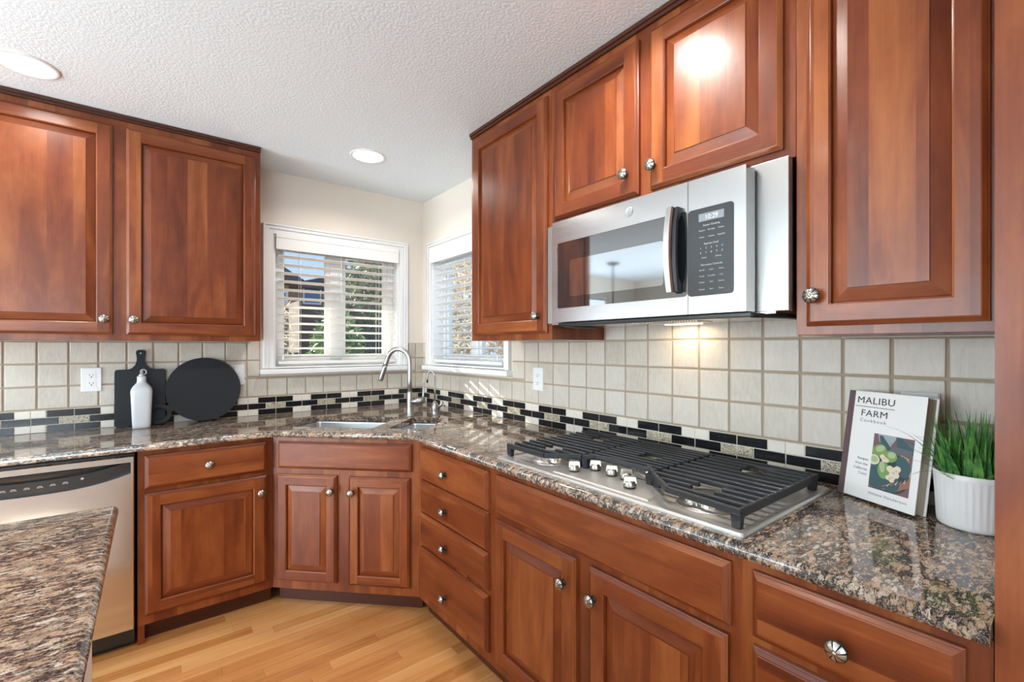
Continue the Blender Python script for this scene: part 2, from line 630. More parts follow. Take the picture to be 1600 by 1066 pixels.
# ================================================================== setting: shell
def wall_with_hole(name, axis, off0, off1, a0, a1, z0, z1, holes):
    """wall slab between off0..off1 on its normal axis, spanning a0..a1; holes (h0,h1,zlo,zhi) sorted along a"""
    b = MB()
    def bx(p0, p1, q0, q1):
        if p1 - p0 < 1e-5 or q1 - q0 < 1e-5:
            return
        if axis == 'y':
            b.box(p0, p1, off0, off1, q0, q1)
        else:
            b.box(off0, off1, p0, p1, q0, q1)
    cur = a0
    for h0, h1, zl, zh in holes:
        bx(cur, h0, z0, z1)
        bx(h0, h1, z0, zl)
        bx(h0, h1, zh, z1)
        cur = h1
    bx(cur, a1, z0, z1)
    return struct(b.build(name, WALLP))


WT = 0.15
LW = (-1.04, -0.20, 1.20, 2.045)       # left window opening  x0,x1,z0,z1
RW = (-1.04, -0.145, 1.20, 2.045)      # right window opening y0,y1,z0,z1
wall_l = wall_with_hole('wall_left', 'y', 0.0, WT, -2.42, WT, FLOOR, CEIL, [LW])
wall_r = wall_with_hole('wall_right', 'x', 0.0, WT, -6.5, 0.0, FLOOR, CEIL, [RW])
wall_with_hole('wall_nook', 'x', -2.42, -2.42 + WT, WT, 1.6, FLOOR, CEIL, [])
wall_with_hole('wall_nook_end', 'y', 1.6, 1.6 + WT, -5.6, -2.42 + WT, FLOOR, CEIL, [(-4.95, -2.95, 0.75, 2.15)])
wall_with_hole('wall_far', 'x', -5.6 - WT, -5.6, -6.5, 1.6, FLOOR, CEIL, [(-2.7, -0.3, FLOOR + 0.02, 2.2)])
wall_with_hole('wall_rear', 'y', -6.5 - WT, -6.5, -5.6, 0.0, FLOOR, CEIL, [(-5.05, -2.45, 0.45, 2.4 - 0.03)])
fb = MB().box(-5.6, 0.0, -6.5, 1.6, FLOOR - 0.05, FLOOR, grain=0)
struct(fb.build('floor', OAK))
cp_ = MB().box(-5.6, -3.45, -6.5, 1.6, FLOOR, FLOOR + .008)
cp_.box(-3.45, 0.0, -6.5, -4.25, FLOOR, FLOOR + .008)
struct(cp_.build('bounce_carpet', paint('pale_bounce_carpet', col(214, 212, 207), 0.5, 160, 0.95)))   # invented out of view; pale to weaken the warm floor bounce
cb = MB().box(-5.75, 0.15, -6.65, 1.75, CEIL, CEIL + 0.08)
struct(cb.build('ceiling', CEILP))

# windows and patio door invented behind the camera for light and reflections
def plain_window(name, axis, off, a0, a1, z0, z1, nm):
    b = MB()
    def bx(p0, p1, q0, q1):
        (b.box(p0, p1, off - .03, off + .03, q0, q1) if axis == 'y' else b.box(off - .03, off + .03, p0, p1, q0, q1))
    bx(a0, a1, z0, z0 + .06); bx(a0, a1, z1 - .06, z1)
    for i in range(nm + 1):
        c = a0 + (a1 - a0 - .06) * i / nm
        bx(c, c + .06, z0 + .06, z1 - .06)
    f = struct(b.build(name, TRIMP))
    g = MB()
    (g.box(a0 + .03, a1 - .03, off - .004, off + .004, z0 + .03, z1 - .03) if axis == 'y' else g.box(off - .004, off + .004, a0 + .03, a1 - .03, z0 + .03, z1 - .03))
    g.build('pane', GLASS, f)

plain_window('added_window_3', 'y', 1.68, -4.95, -2.95, 0.75, 2.15, 3)
plain_window('added_patio_door', 'x', -5.67, -2.7, -0.3, FLOOR + 0.02, 2.2, 2)
plain_window('added_window_4', 'y', -6.58, -5.05, -2.45, 0.45, 2.37, 3)

# panelled cherry double door invented out of view for a brown dishwasher reflection
dr = MB()
dr.box(-2.22, -0.30, -6.499, -6.46, FLOOR, 2.25)
dr = struct(dr.build('reflection_door', CHERRY))
for k in range(2):
    for q in range(2):
        p_ = MB().box(-2.22 + .14 + k * .96, -2.22 + .82 + k * .96, -6.4595, -6.445, FLOOR + .2 + q * 1.05, FLOOR + 1.1 + q * 1.0)
        p_.build('door_panel', CHERRY, dr, bevel=.006)

# ------------------------------------------------------------------ tiled backsplash
def backsplash(wall, along, toward, joint0, pitch, a_end, window, top_extra, creamj, half):
    """along: 'x' (left wall) or 'y' (right wall); tile coordinate t = distance from the corner (positive)"""
    rows = [1.0274, 1.1395, 1.2516, 1.3637, 1.4758]
    G, TH = 0.0025, 0.0065
    def P(t, h, z):
        return (-t, -h, z) if along == 'x' else (-h, -t, z)
    gr = MB()
    def slab(b, t0, t1, z0, z1, h0, h1, m=0):
        b.new_board()
        a = [P(t, h, z) for t in (t0, t1) for h in (h0, h1) for z in (z0, z1)]
        b.add(a, [(0, 1, 3, 2), (4, 6, 7, 5), (0, 4, 5, 1), (2, 3, 7, 6), (0, 2, 6, 4), (1, 5, 7, 3)], m, 2)
    def tile(b, t0, t1, z0, z1, m=0, edge=0.0035, th=TH):
        if t1 - t0 < 0.006 or z1 - z0 < 0.006:
            return
        b.new_board()
        e = min(edge, (t1 - t0) / 4, (z1 - z0) / 4)
        j = lambda: random.uniform(-.0006, .0006)
        rl = []
        for ins, h in ((0, G - .001), (0.0003, th - e * .6), (e * .4, th - e * .15), (e, th)):
            rl.append([P(t0 + ins + j(), h, z0 + ins + j()), P(t1 - ins + j(), h, z0 + ins + j()), P(t1 - ins + j(), h, z1 - ins + j()), P(t0 + ins + j(), h, z1 - ins + j())])
        b.rings(rl, m, 2, cap1=True)
    ts = MB()
    w0, w1, wz = window
    joints = [0.001]
    k = joint0
    while k - pitch > 0.01:
        k -= pitch
    while k < a_end:
        joints.append(k)
        k += pitch
    joints.append(a_end)
    regions = []
    for i in range(len(joints) - 1):
        for r in range(4):
            t0, t1, z0, z1 = joints[i], joints[i + 1], rows[r], rows[r + 1]
            if r == 3:
                if not top_extra:
                    continue
                t0, t1, z1 = max(t0, top_extra[0]), min(t1, top_extra[1]), top_extra[2]
                if t1 <= t0:
                    continue
            g = 0.0035
            cells = [(t0, t1, z0, z1)]
            if t1 > w0 and t0 < w1 and z1 > wz:
                cells = []
                if z0 < wz:
                    cells.append((t0, t1, z0, wz))
                zb = max(z0, wz)
                if t0 < w0:
                    cells.append((t0, w0, zb, z1))
                if t1 > w1:
                    cells.append((w1, t1, zb, z1))
            for c0, c1, d0, d1 in cells:
                tile(ts, c0 + g, c1 - g, d0 + g, d1 - g)
    # grout bed
    slab(gr, 0.0, a_end, CT, wz, 0.0003, G)
    for c0, c1 in ((0.0, w0), (w1, a_end)):
        slab(gr, c0, c1, wz, rows[3], 0.0003, G)
    if top_extra:
        slab(gr, top_extra[0], top_extra[1], rows[3], top_extra[2], 0.0003, G)
    gr.build('grout', GROUT, wall)
    ts.build('stone_tile', STONE, wall)
    # mosaic border: three courses
    ms = MB()
    slab(ms, 0.0, a_end, CT + .0005, rows[0] - .003, G, 0.0045, 3)
    hz = (rows[0] - .004 - CT) / 3
    s = half
    c = creamj
    while c - 2 * s > -s:
        c -= 2 * s
    def cut(a, b_, z0, z1, m):
        a, b_ = max(a, 0.002), min(b_, a_end)
        if b_ - a > 0.008:
            tile(ms, a + .0016, b_ - .0016, z0 + .0016, z1 - .0016, m, 0.0012, 0.0066)
    while c - s < a_end:
        for r in range(3):
            z0, z1 = CT + hz * r, CT + hz * (r + 1)
            if r != 1:
                cut(c - .35 * s, c, z0, z1, 0); cut(c, c + .35 * s, z0, z1, 0)
                cut(c + .35 * s, c + s, z0, z1, 1); cut(c - s, c - .35 * s, z0, z1, 1)
            else:
                cut(c - .64 * s, c, z0, z1, 1); cut(c, c + .64 * s, z0, z1, 1)
                cut(c + .64 * s, c + s, z0, z1, 2); cut(c - s, c - .64 * s, z0, z1, 2)
        c += 2 * s
    ms.build('mosaic_border', [CREAM, BLACKM, DECO, GROUT_PALE], wall)

backsplash(wall_l, 'x', None, 0.0659, 0.112, 2.42, (0.125, 1.115, 1.152), None, 0.258, 0.1538)
backsplash(wall_r, 'y', None, 0.3062, 0.1152, 3.097, (0.066, 1.113, 1.152), (1.796, 2.72, 1.43), 1.928, 0.1597)


# ------------------------------------------------------------------ windows
def kitchen_window(name, wall_axis, a0, a1, z0, z1):
    """a = distance from the corner; built in local frame x = a (from corner), y = outwards(+)/room(-), then mapped"""
    root = bpy.data.objects.new(name, None)
    C.objects.link(root)
    struct(root)
    def mp(b):
        if wall_axis == 'y':      # left wall: x = -a, y = y
            b.v = [(-x, y, z) for x, y, z in b.v]
        else:                      # right wall: x = y, y = -a
            b.v = [(y, -x, z) for x, y, z in b.v]
        return b
    cw, ct = 0.062, 0.018
    b = MB()
    # casing with a stepped profile: three nested frames
    def frame(o0, o1, y0, y1, bottom=True):
        b.box(a0 - o1, a0 - o0, y0, y1, z0 - (o1 if bottom else 0), z1 + o1)
        b.box(a1 + o0, a1 + o1, y0, y1, z0 - (o1 if bottom else 0), z1 + o1)
        b.box(a0 - o0, a1 + o0, y0, y1, z1 + o0, z1 + o1)
    frame(0.0, 0.030, -0.013, -0.0005, False)
    frame(0.030, 0.050, -0.020, -0.0005, False)
    frame(0.050, cw, -0.026, -0.0005, False)
    mp(b).build('casing', TRIMP, root, bevel=0.003)
    b = MB().box(a0 - cw - .016, a1 + cw + .016, -0.05, 0.0, z0 - 0.036, z0 - 0.004)
    mp(b).build('stool', TRIMP, root, bevel=0.006)
    b = MB()
    b.box(a0, a0 + .012, 0, WT, z0, z1); b.box(a1 - .012, a1, 0, WT, z0, z1)
    b.box(a0 + .012, a1 - .012, 0, WT, z1 - .012, z1); b.box(a0 + .012, a1 - .012, 0, WT, z0 - .004, z0 + .010)
    mp(b).build('jamb', TRIMP, root)
    b = MB()
    i0, i1, k0, k1 = a0 + .012, a1 - .012, z0 + .010, z1 - .012
    fy0, fy1 = 0.085, 0.135
    b.box(i0, i0 + .04, fy0, fy1, k0, k1); b.box(i1 - .04, i1, fy0, fy1, k0, k1)
    b.box(i0 + .04, i1 - .04, fy0, fy1, k0, k0 + .045); b.box(i0 + .04, i1 - .04, fy0, fy1, k1 - .04, k1)
    mid = (a0 + a1) / 2 + .01
    b.box(mid - .042, mid + .042, fy0 - .01, fy1, k0 + .045, k1 - .04)
    mp(b).build('window_frame', TRIMP, root, bevel=0.003)
    for p0, p1, yy in ((i0 + .04, mid - .042, .115), (mid + .042, i1 - .04, .105)):
        b = MB()
        y0, y1 = yy - .018, yy + .012
        b.box(p0, p0 + .028, y0, y1, k0 + .045, k1 - .04); b.box(p1 - .028, p1, y0, y1, k0 + .045, k1 - .04)
        b.box(p0 + .028, p1 - .028, y0, y1, k0 + .045, k0 + .075); b.box(p0 + .028, p1 - .028, y0, y1, k1 - .07, k1 - .04)
        sash = mp(b).build('sash', TRIMP, root)
        g = MB().box(p0 + .02, p1 - .02, yy - .003, yy + .003, k0 + .065, k1 - .06)
        mp(g).build('pane', GLASS, sash)
    lb = MB().box(mid - .012, mid + .012, fy0 - .018, fy0 - .010, 1.60, 1.68)
    mp(lb).build('latch', TRIMP, root, bevel=.002)
    return mp

def blind(name, label, mp, a0, a1, z0, z1, wand_at, cords):
    root = thing(name, label, 'window blind', (0, 0, 0), 0, 'white slatted window blinds')
    b = MB()
    b.box(a0 - .004, a1 + .004, -0.028, -0.016, z1 - .085, z1 + .012)
    b.box(a0 - .004, a1 + .004, -0.031, -0.028, z1 - .012, z1 + .012)
    b.box(a0 + .006, a1 - .006, -0.016, 0.045, z1 - .05, z1 - .013)
    mp(b).build('valance', SLATP, root, bevel=.002)
    b = MB()
    n = 14
    tilt = R(11)
    for i in range(n):
        zc = z0 + .062 + i * .0535
        if zc > z1 - .06:
            break
        pts = []
        for u in (-.025, -.012, 0.0, .012, .025):
            crown = .0025 * (1 - (u / .025) ** 2)
            y = .022 + u * math.cos(tilt) - crown * math.sin(tilt)
            z = zc - u * math.sin(tilt) + crown
            pts.append((y, z))
        A = [(a0 + .016, y, z) for y, z in pts]
        B = [(a1 - .016, y, z) for y, z in pts]
        A2 = [(x, y, z - .0028) for x, y, z in A]
        B2 = [(x, y, z - .0028) for x, y, z in B]
        b.rings([A + A2[::-1], B + B2[::-1]], cap0=True, cap1=True)
    mp(b).build('slats', SLATP, root)
    b = MB().box(a0 + .016, a1 - .016, -0.002, 0.046, z0 + .013, z0 + .032)
    mp(b).build('bottom_rail', SLATP, root, bevel=.003)
    for c in cords:
        b = MB()
        for yy in (-.0045, .0485):
            b.tube([(c, yy, z0 + .03), (c, yy, z1 - .06)], .0011, 6)
        mp(b).build('ladder_cord', SLATP, root)
    b = MB()
    b.tube([(wand_at, -.010, z1 - .07), (wand_at, -.012, z0 + .07)], .0012, 6)
    b.lathe([(.002, .0), (.006, .004), (.006, .022), (.0025, .03)], 10, (wand_at, -.012, z0 + .04))
    mp(b).build('pull_cord', SLATP, root)
    return root

mpL = kitchen_window('window_1', 'y', 0.20, 1.04, 1.20, 2.045)
blind('window_blind', 'white slatted blind in the left-hand window, its whole width in view', mpL, 0.215, 1.025, 1.212, 2.035, 0.985, (0.355, 0.62, 0.88))
mpR = kitchen_window('window_2', 'x', 0.145, 1.04, 1.20, 2.045)
blind('window_blind', 'white slatted blind in the corner window partly hidden behind the upper cabinet', mpR, 0.16, 1.025, 1.212, 2.035, 0.98, (0.30, 0.60, 0.88))


# ================================================================== cabinet parts
def knob_mesh():
    b = MB()
    # stem and backplate (facing -y)
    b.lathe([(.009, 0), (.009, .002), (.005, .004), (.005, .012), (.0095, .015), (.0165, .018), (.0172, .0205)], 30, (0, 0, 0), 1, '-y')
    angs = []
    for k in range(8):
        for d in (-27.5, -17.5, -9, 0, 9, 17.5):
            angs.append((k * 45 + d, d == -27.5))
    rads = [(.0172, .0205), (.0160, .0226), (.0135, .0250), (.0100, .0272), (.0060, .0288), (.0034, .0292)]
    n = len(angs)
    rl = []
    for ri, (r, h) in enumerate(rads):
        ring = []
        for a, gro in angs:
            hh = h - (.0024 if gro and 0 < ri else 0)
            t = R(a)
            ring.append((r * math.cos(t), -hh, r * math.sin(t)))
        rl.append(ring)
    for i in range(len(rl) - 1):
        for j in range(n):
            k = (j + 1) % n
            gr_ = angs[j][1]
            b.quad(rl[i][j], rl[i][k], rl[i + 1][k], rl[i + 1][j], 1 if (gr_ or i == 0) else 0, 2, not gr_)
    b.lathe([(.0036, .0285), (.0036, .0298), (.0022, .0308), (.0005, .031)], 14, (0, 0, 0), 0, '-y')
    b.v = [(x * 1.12, y * 1.1, z * 1.12) for x, y, z in b.v]
    return b.build('knob', [PEWTER, PEWTER_DARK], None, fix=False)

_knob = knob_mesh()
_knob_used = [False]
def knob(parent, x, y, z):
    if not _knob_used[0]:
        _knob_used[0] = True
        _knob.parent = parent
        _knob.location = (x, y, z)
        return _knob
    return same(_knob, parent, (x, y, z), (0, R(random.choice((0, 7, 15, 22))), 0))

DT = 0.020
def rect(x0, x1, z0, z1, ins, y):
    return [(x0 + ins, y, z0 + ins), (x1 - ins, y, z0 + ins), (x1 - ins, y, z1 - ins), (x0 + ins, y, z1 - ins)]

def edge_profile(b, x0, x1, z0, z1, steps):
    """mitred outer edge of a door or drawer front; grain follows each side"""
    for (i0, y0), (i1, y1) in zip(steps, steps[1:]):
        A, B = rect(x0, x1, z0, z1, i0, y0), rect(x0, x1, z0, z1, i1, y1)
        for k in range(4):
            j = (k + 1) % 4
            b.quad(A[k], A[j], B[j], B[k], 0, 0 if k % 2 == 0 else 2)

EDGE = [(0, 0), (0, -.011), (.0035, -.0130), (.0035, -.0145), (.010, -.0195), (.012, -.020)]

def door(parent, W, H, loc, knob_at=None, fw=0.054, bw=0.033, name='door'):
    b = MB()
    b.new_board()
    edge_profile(b, 0, W, 0, H, EDGE)
    b.add(rect(0, W, 0, H, 0, 0), [(0, 1, 2, 3)])
    e = EDGE[-1][0]
    y = -DT
    for x0, x1 in ((e, fw), (W - fw, W - e)):
        b.new_board()
        b.quad((x0, y, e), (x1, y, e), (x1, y, H - e), (x0, y, H - e), 0, 2)
    for z0, z1 in ((e, fw), (H - fw, H - e)):
        b.new_board()
        b.quad((fw, y, z0), (W - fw, y, z0), (W - fw, y, z1), (fw, y, z1), 0, 0)
    edge_profile(b, 0, W, 0, H, [(fw, -.020), (fw + .002, -.0185), (fw + .004, -.0175), (fw + .005, -.007)])
    d = b.build(name, CHERRY, parent, loc)
    p = MB()
    f0 = fw + .0045
    p.new_board()
    edge_profile(p, 0, W, 0, H, [(f0, -.0060), (f0 + .002, -.0075), (f0 + bw, -.0165), (f0 + bw + .0008, -.0190)])
    p.new_board()
    r = rect(0, W, 0, H, f0 + bw + .0008, -.0190)
    p.quad(*r, 0, 2)
    p.build('raised_panel', CHERRY, d)
    if knob_at:
        knob(d, knob_at[0], -DT, knob_at[1])
    return d

def drawer(parent, W, H, loc, knobs=(), name='drawer'):
    b = MB()
    b.new_board()
    st = [(0, 0), (0, -.010), (.004, -.0125), (.004, -.0138), (.0105, -.0185), (.0125, -.0188), (.0145, -.0200)]
    edge_profile(b, 0, W, 0, H, st)
    b.add(rect(0, W, 0, H, 0, 0), [(0, 1, 2, 3)])
    r = rect(0, W, 0, H, st[-1][0], -.02)
    b.new_board()
    b.quad(*r, 0, 0)
    d = b.build(name, CHERRY, parent, loc)
    for x, z in knobs:
        knob(d, x, -DT, z)
    return d

def base_body(root, W, depth=0.60, left_stile=0.0, toe=0.052):
    b = MB()
    z0, z1 = 0.115 - FLOOR, 0.8815 - FLOOR
    b.box(0, W, 0, depth, z0, z1, 0, 2)
    if left_stile:
        b.box(0, left_stile, 0.004, depth, 0.0, z0, 0, 2)
    b.build('cabinet_body', CHERRY, root)
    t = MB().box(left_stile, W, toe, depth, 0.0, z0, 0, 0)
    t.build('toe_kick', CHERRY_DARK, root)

# ---- base cabinet left of the sink (faces -y)
YF = -0.615
cab = thing('base_cabinet', 'cherry base cabinet with one drawer over one door, right of the dishwasher', 'cabinet', (-1.690, YF, FLOOR), 0, 'cherry base cabinets')
base_body(cab, 0.533, left_stile=0.024)
drawer(cab, 0.477, 0.146, (0.024, 0, 0.712 - FLOOR), [(0.238, 0.075)])
door(cab, 0.477, 0.534, (0.024, 0, 0.157 - FLOOR), (0.452, 0.456))

# ---- diagonal sink base
S2 = math.sqrt(0.5)
CD = 1.772
droot = (-CD / 2, -CD / 2, FLOOR)          # centre of the diagonal front
cab = thing('base_cabinet', 'cherry corner sink cabinet set diagonally, two narrow doors under a plain panel', 'cabinet', droot, R(-45), 'cherry base cabinets')
hu = 0.3825
b = MB()
z0, z1 = 0.115 - FLOOR, 0.8815 - FLOOR
b.box(-hu, hu, 0, 0.02, z0, z1, 0, 2)
b.build('face_frame', CHERRY, cab)
b = MB()
b.box(-hu + .01, hu - .01, .02, .40, z0, z0 + .018)
b.box(-hu + .01, -hu + .028, .02, .40, z0 + .018, .60)
b.box(hu - .028, hu - .01, .02, .40, z0 + .018, .60)
b.build('cabinet_body', CHERRY, cab)
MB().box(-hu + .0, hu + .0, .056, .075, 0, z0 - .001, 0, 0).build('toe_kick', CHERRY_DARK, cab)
drawer(cab, 0.696, 0.134, (-0.348, 0, 0.725 - FLOOR), (), 'false_drawer_front')
door(cab, 0.319, 0.535, (-0.355, 0, 0.160 - FLOOR), (0.296, 0.460), 0.05, 0.03)
door(cab, 0.312, 0.535, (0.027, 0, 0.158 - FLOOR), (0.021, 0.460), 0.046, 0.03)

# ---- right run (faces -x)
XF = -0.615
def rloc(y):
    return (XF, y, FLOOR)
cab = thing('base_cabinet', 'cherry base cabinet with a stack of four drawers, between sink and cooktop', 'cabinet', rloc(-1.157), R(-90), 'cherry base cabinets')
base_body(cab, 0.625)
for zl, zh, kz in ((0.707, 0.857, 0.778), (0.551, 0.699, 0.617), (0.398, 0.543, 0.458), (0.160, 0.380, 0.241)):
    drawer(cab, 0.560, zh - zl, (0.039, 0, zl - FLOOR), [(0.248, kz - zl)])

cab = thing('base_cabinet', 'wide cherry base cabinet with two doors beneath the cooktop', 'cabinet', rloc(-1.782), R(-90), 'cherry base cabinets')
base_body(cab, 0.931)
drawer(cab, 0.885, 0.144, (0.025, 0, 0.713 - FLOOR), (), 'false_drawer_front')
door(cab, 0.414, 0.534, (0.023, 0, 0.157 - FLOOR), (0.370, 0.449))
door(cab, 0.412, 0.534, (0.492, 0, 0.157 - FLOOR), (0.013 + .010, 0.449))

cab = thing('base_cabinet', 'cherry drawer cabinet nearest the viewer, right of the cooktop beside the tall panel', 'cabinet', rloc(-2.713), R(-90), 'cherry base cabinets')
base_body(cab, 0.384)
for zl, zh in ((0.716, 0.857), (0.478, 0.697), (0.160, 0.460)):
    drawer(cab, 0.328, zh - zl, (0.026, 0, zl - FLOOR), [(0.162, (zh - zl) * .45)])

# ---- tall pantry cabinet at the right edge
PANTRY_BOARD = 3
cab = thing('pantry_cabinet', 'tall floor-to-ceiling cherry cabinet at the right edge, ending the worktop', 'cabinet', (-0.620, -3.0985, FLOOR), R(-90))
b = MB()
b.box(0, 0.80, 0, 0.61, 0, CEIL - FLOOR - .003, 0, 2)
boff = [k for k in range(400) if .002 < (k * .9113) % .083 < .010]
b.g = [(g_, boff[PANTRY_BOARD]) for g_, o_ in b.g]
b.build('cabinet_body', CHERRY, cab)
door(cab, 0.355, 1.20, (0.055, 0, 0.10), (0.33, 1.1))
door(cab, 0.355, 1.20, (0.425, 0, 0.10), (0.025, 1.1))
door(cab, 0.355, 0.98, (0.055, 0, 1.34), (0.33, 0.1))
door(cab, 0.355, 0.98, (0.425, 0, 1.34), (0.025, 0.1))

# ---- upper cabinets
UZ0, UZ1 = 1.3665, 2.412
def upper(label, loc, rz, W, z0, left_drop=0):
    cab = thing('wall_cabinet', label, 'cabinet', (loc[0], loc[1], z0), rz, 'cherry wall cabinets')
    b = MB().box(0, W, 0, 0.328, 0, UZ1 - z0, 0, 2)
    b.build('cabinet_body', CHERRY, cab, bevel=.001)
    t = MB()
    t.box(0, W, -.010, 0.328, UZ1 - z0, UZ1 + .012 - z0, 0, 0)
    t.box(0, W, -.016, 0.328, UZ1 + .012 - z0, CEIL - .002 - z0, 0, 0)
    t.build('top_moulding', CHERRY_DARK, cab)
    return cab

UF = -0.33
cab = upper('two-door cherry wall cabinet left of the window, above the cutting boards', (-2.352, UF), 0, 1.185, UZ0)
door(cab, 0.545, 0.986, (0.021, 0, 1.394 - UZ0), (0.516, 0.072))
door(cab, 0.545, 0.986, (0.615, 0, 1.394 - UZ0), (0.028, 0.072))

cab = upper('narrow one-door cherry wall cabinet between the corner window and the microwave', (UF, -1.188), R(-90), 0.608, UZ0)
door(cab, 0.556, 0.994, (0.033, 0, 1.394 - UZ0), (0.508, 0.072))

cab = upper('short two-door cherry wall cabinet above the microwave', (UF, -1.797), R(-90), 0.919, 1.829)
door(cab, 0.412, 0.526, (0.028, 0, 1.855 - 1.829), (0.366, 0.075))
door(cab, 0.405, 0.526, (0.486, 0, 1.855 - 1.829), (0.018, 0.073))

cab = upper('tall one-door cherry wall cabinet above the cookbook and plant', (UF, -2.717), R(-90), 0.378, UZ0)
door(cab, 0.322, 0.994, (0.027, 0, 1.388 - UZ0), (0.020, 0.074), 0.05, 0.033)

# ================================================================== worktop and sink
def offset_path(P, d):
    """offset an open polyline to its left by d (mitred)"""
    out = []
    for i, p in enumerate(P):
        ns = []
        for a, c in ((i - 1, i), (i, i + 1)):
            if 0 <= a and c < len(P):
                t = (Vector(P[c]) - Vector(P[a])).normalized()
                ns.append(Vector((-t.y, t.x)))
        if len(ns) == 1:
            q = ns[0] * d
        else:
            m = (ns[0] + ns[1]).normalized()
            q = m * (d / m.dot(ns[0]))
        out.append((p[0] + q.x, p[1] + q.y))
    return out

def bullnose(z0, z1):
    h = z1 - z0
    r = h / 2
    return [(r * .9 * (1 - math.cos(a)) , z0 + r + r * math.sin(a)) for a in [R(-90 + 180 * i / 10) for i in range(11)]][::-1]

def slab_with_holes(name, front, back, holes, z0, z1, mat, parent=None, closed_front=False):
    b = MB()
    prof = bullnose(z0, z1)
    rl = []
    for ins, z in prof:
        rl.append([(x, y, z) for x, y in offset_path(front, ins)])
    b.rings(rl, smooth=True, closed=False)
    top = offset_path(front, prof[0][0]) + back
    for z in (z1, z0):
        polys = [[Vector((x, y, z)) for x, y in top]] + [[Vector((x, y, z)) for x, y in h] for h in holes]
        tri = tessellate_polygon(polys)
        flat = [v for p in polys for v in p]
        b.add(flat, tri)
    for h in holes:
        b.rings([[(x, y, z1) for x, y in h], [(x, y, z0) for x, y in h]])
    # closing faces at the back and the two ends
    loop = [top[len(front) - 1]] + back + [top[0]]
    b.rings([[(x, y, z1) for x, y in loop], [(x, y, z0) for x, y in loop]], closed=False)
    for e in (0, -1):
        b.add([r[e] for r in rl], [tuple(range(len(rl)))])
    return b.build(name, mat, parent)

def un(u, n):
    """diagonal coordinates: u along the sink front, n toward the corner"""
    return ((u + n) * S2, (-u + n) * S2)

def rr_un(u0, u1, n0, n1, r):
    return [un(a, c) for a, c in rrect(u0, u1, n0, n1, r, 6)]

bowl1 = (-0.415, 0.100, -1.155, -0.775)
bowl2 = (0.182, 0.388, -1.145, -0.772)
top = thing('worktop', 'long polished brown granite worktop wrapping the corner, holding sink and cooktop', 'worktop', (0, 0, 0))
front = [(-2.95, -0.655), (-1.165, -0.655), (-0.655, -1.165), (-0.655, -3.0965)]
back = [(-0.001, -3.0965), (-0.001, -0.001), (-2.95 + .55, -0.001), (-2.95 + .55, -0.3), (-2.95, -0.3)]
back = [(-0.001, -3.0965), (-0.001, -0.001), (-2.415, -0.001)]
front[0] = (-2.415, -0.655)
slab_with_holes('granite_slab', front, back, [rr_un(*bowl1, .018), rr_un(*bowl2, .018)], 0.8825, CT, GRANITE, top)

struct(MB().box(-2.400, -2.306, -0.615, -0.008, FLOOR, 0.8820, 0, 2).build('end_panel', CHERRY))  # cherry end panel, out of view, closing the run left of the dishwasher

sink = thing('kitchen_sink', 'stainless steel double-bowl sink set under the granite in the corner', 'sink', (0, 0, 0))
for nm, (u0, u1, n0, n1), dp in (('large_bowl', bowl1, .20), ('small_bowl', bowl2, .16)):
    b = MB()
    zt = 0.8815
    spec = [(.030, zt), (-.004, zt), (-.003, zt - .01), (.006, zt - dp + .03), (.014, zt - dp + .010), (.032, zt - dp), (.09, zt - dp - .004)]
    rl = []
    for ins, z in spec:
        g = ins if ins != .030 else -.020
        rl.append([(*un(a, c), z) for a, c in rrect(u0 + g, u1 - g, n0 + g, n1 - g, max(.012, .03 - abs(g) * .3), 6)])
    b.rings(rl, smooth=True, cap1=True)
    o = b.build(nm, SINKSTEEL, sink)
    so = o.modifiers.new('thickness', 'SOLIDIFY')
    so.thickness = .0012
    so.offset = -1
    d = MB()
    cx, cy = un((u0 + u1) / 2, (n0 + n1) / 2)
    d.lathe([(.043, zt - dp - .003), (.043, zt - dp), (.036, zt - dp + .001), (.03, zt - dp - .001), (.005, zt - dp - .001)], 24, (cx, cy, 0))
    d.build('drain', CHROME, o)

def faucet_frame(u, n, rz):
    x, y = un(u, n)
    return (x, y, CT), rz

# main tap: local x = along +u
tl, _ = faucet_frame(0.148, -0.722, 0)
tap = thing('kitchen_faucet', 'tall brushed nickel gooseneck faucet with side lever behind the sink', 'faucet', tl, R(-45), 'taps at the corner sink')
b = MB()
b.lathe([(.026, .0005), (.026, .004), (.0215, .008), (.0195, .05), (.0185, .095), (.0178, .140), (.0155, .148)], 24)
b.build('faucet_body', NICKEL, tap)
b = MB()
path = [(0, 0, .10), (0, 0, .22), (0, 0, .325)]
for i in range(1, 13):
    a = R(160 * i / 12)
    path.append((-.072 + .072 * math.cos(a), 0, .328 + .080 * math.sin(a)))
ex = path[-1]
path += [(ex[0] - .012, 0, ex[2] - .035), (ex[0] - .017, 0, ex[2] - .05)]
b.tube(path, .0140, 14)
b.build('gooseneck', NICKEL, tap)
b = MB()
b.tube([(ex[0] - .015, 0, ex[2] - .045), (ex[0] - .020, 0, ex[2] - .06), (ex[0] - .045, 0, ex[2] - .135), (ex[0] - .047, 0, ex[2] - .142)], [.0135, .0148, .0152, .0125], 16)
b.build('spray_head', NICKEL, tap)
b = MB()
b.tube([(.006, 0, .088), (.030, .0, .090), (.034, .0, .0905), (.094, .0, .097)], [.0150, .0158, .0172, .0172], 18)
b.build('valve_body', NICKEL, tap)
b = MB()
b.tube([(.084, .0, .098), (.085, .0, .125), (.086, .0, .212)], [.0078, .0068, .0055], 12)
b.build('lever', NICKEL, tap)

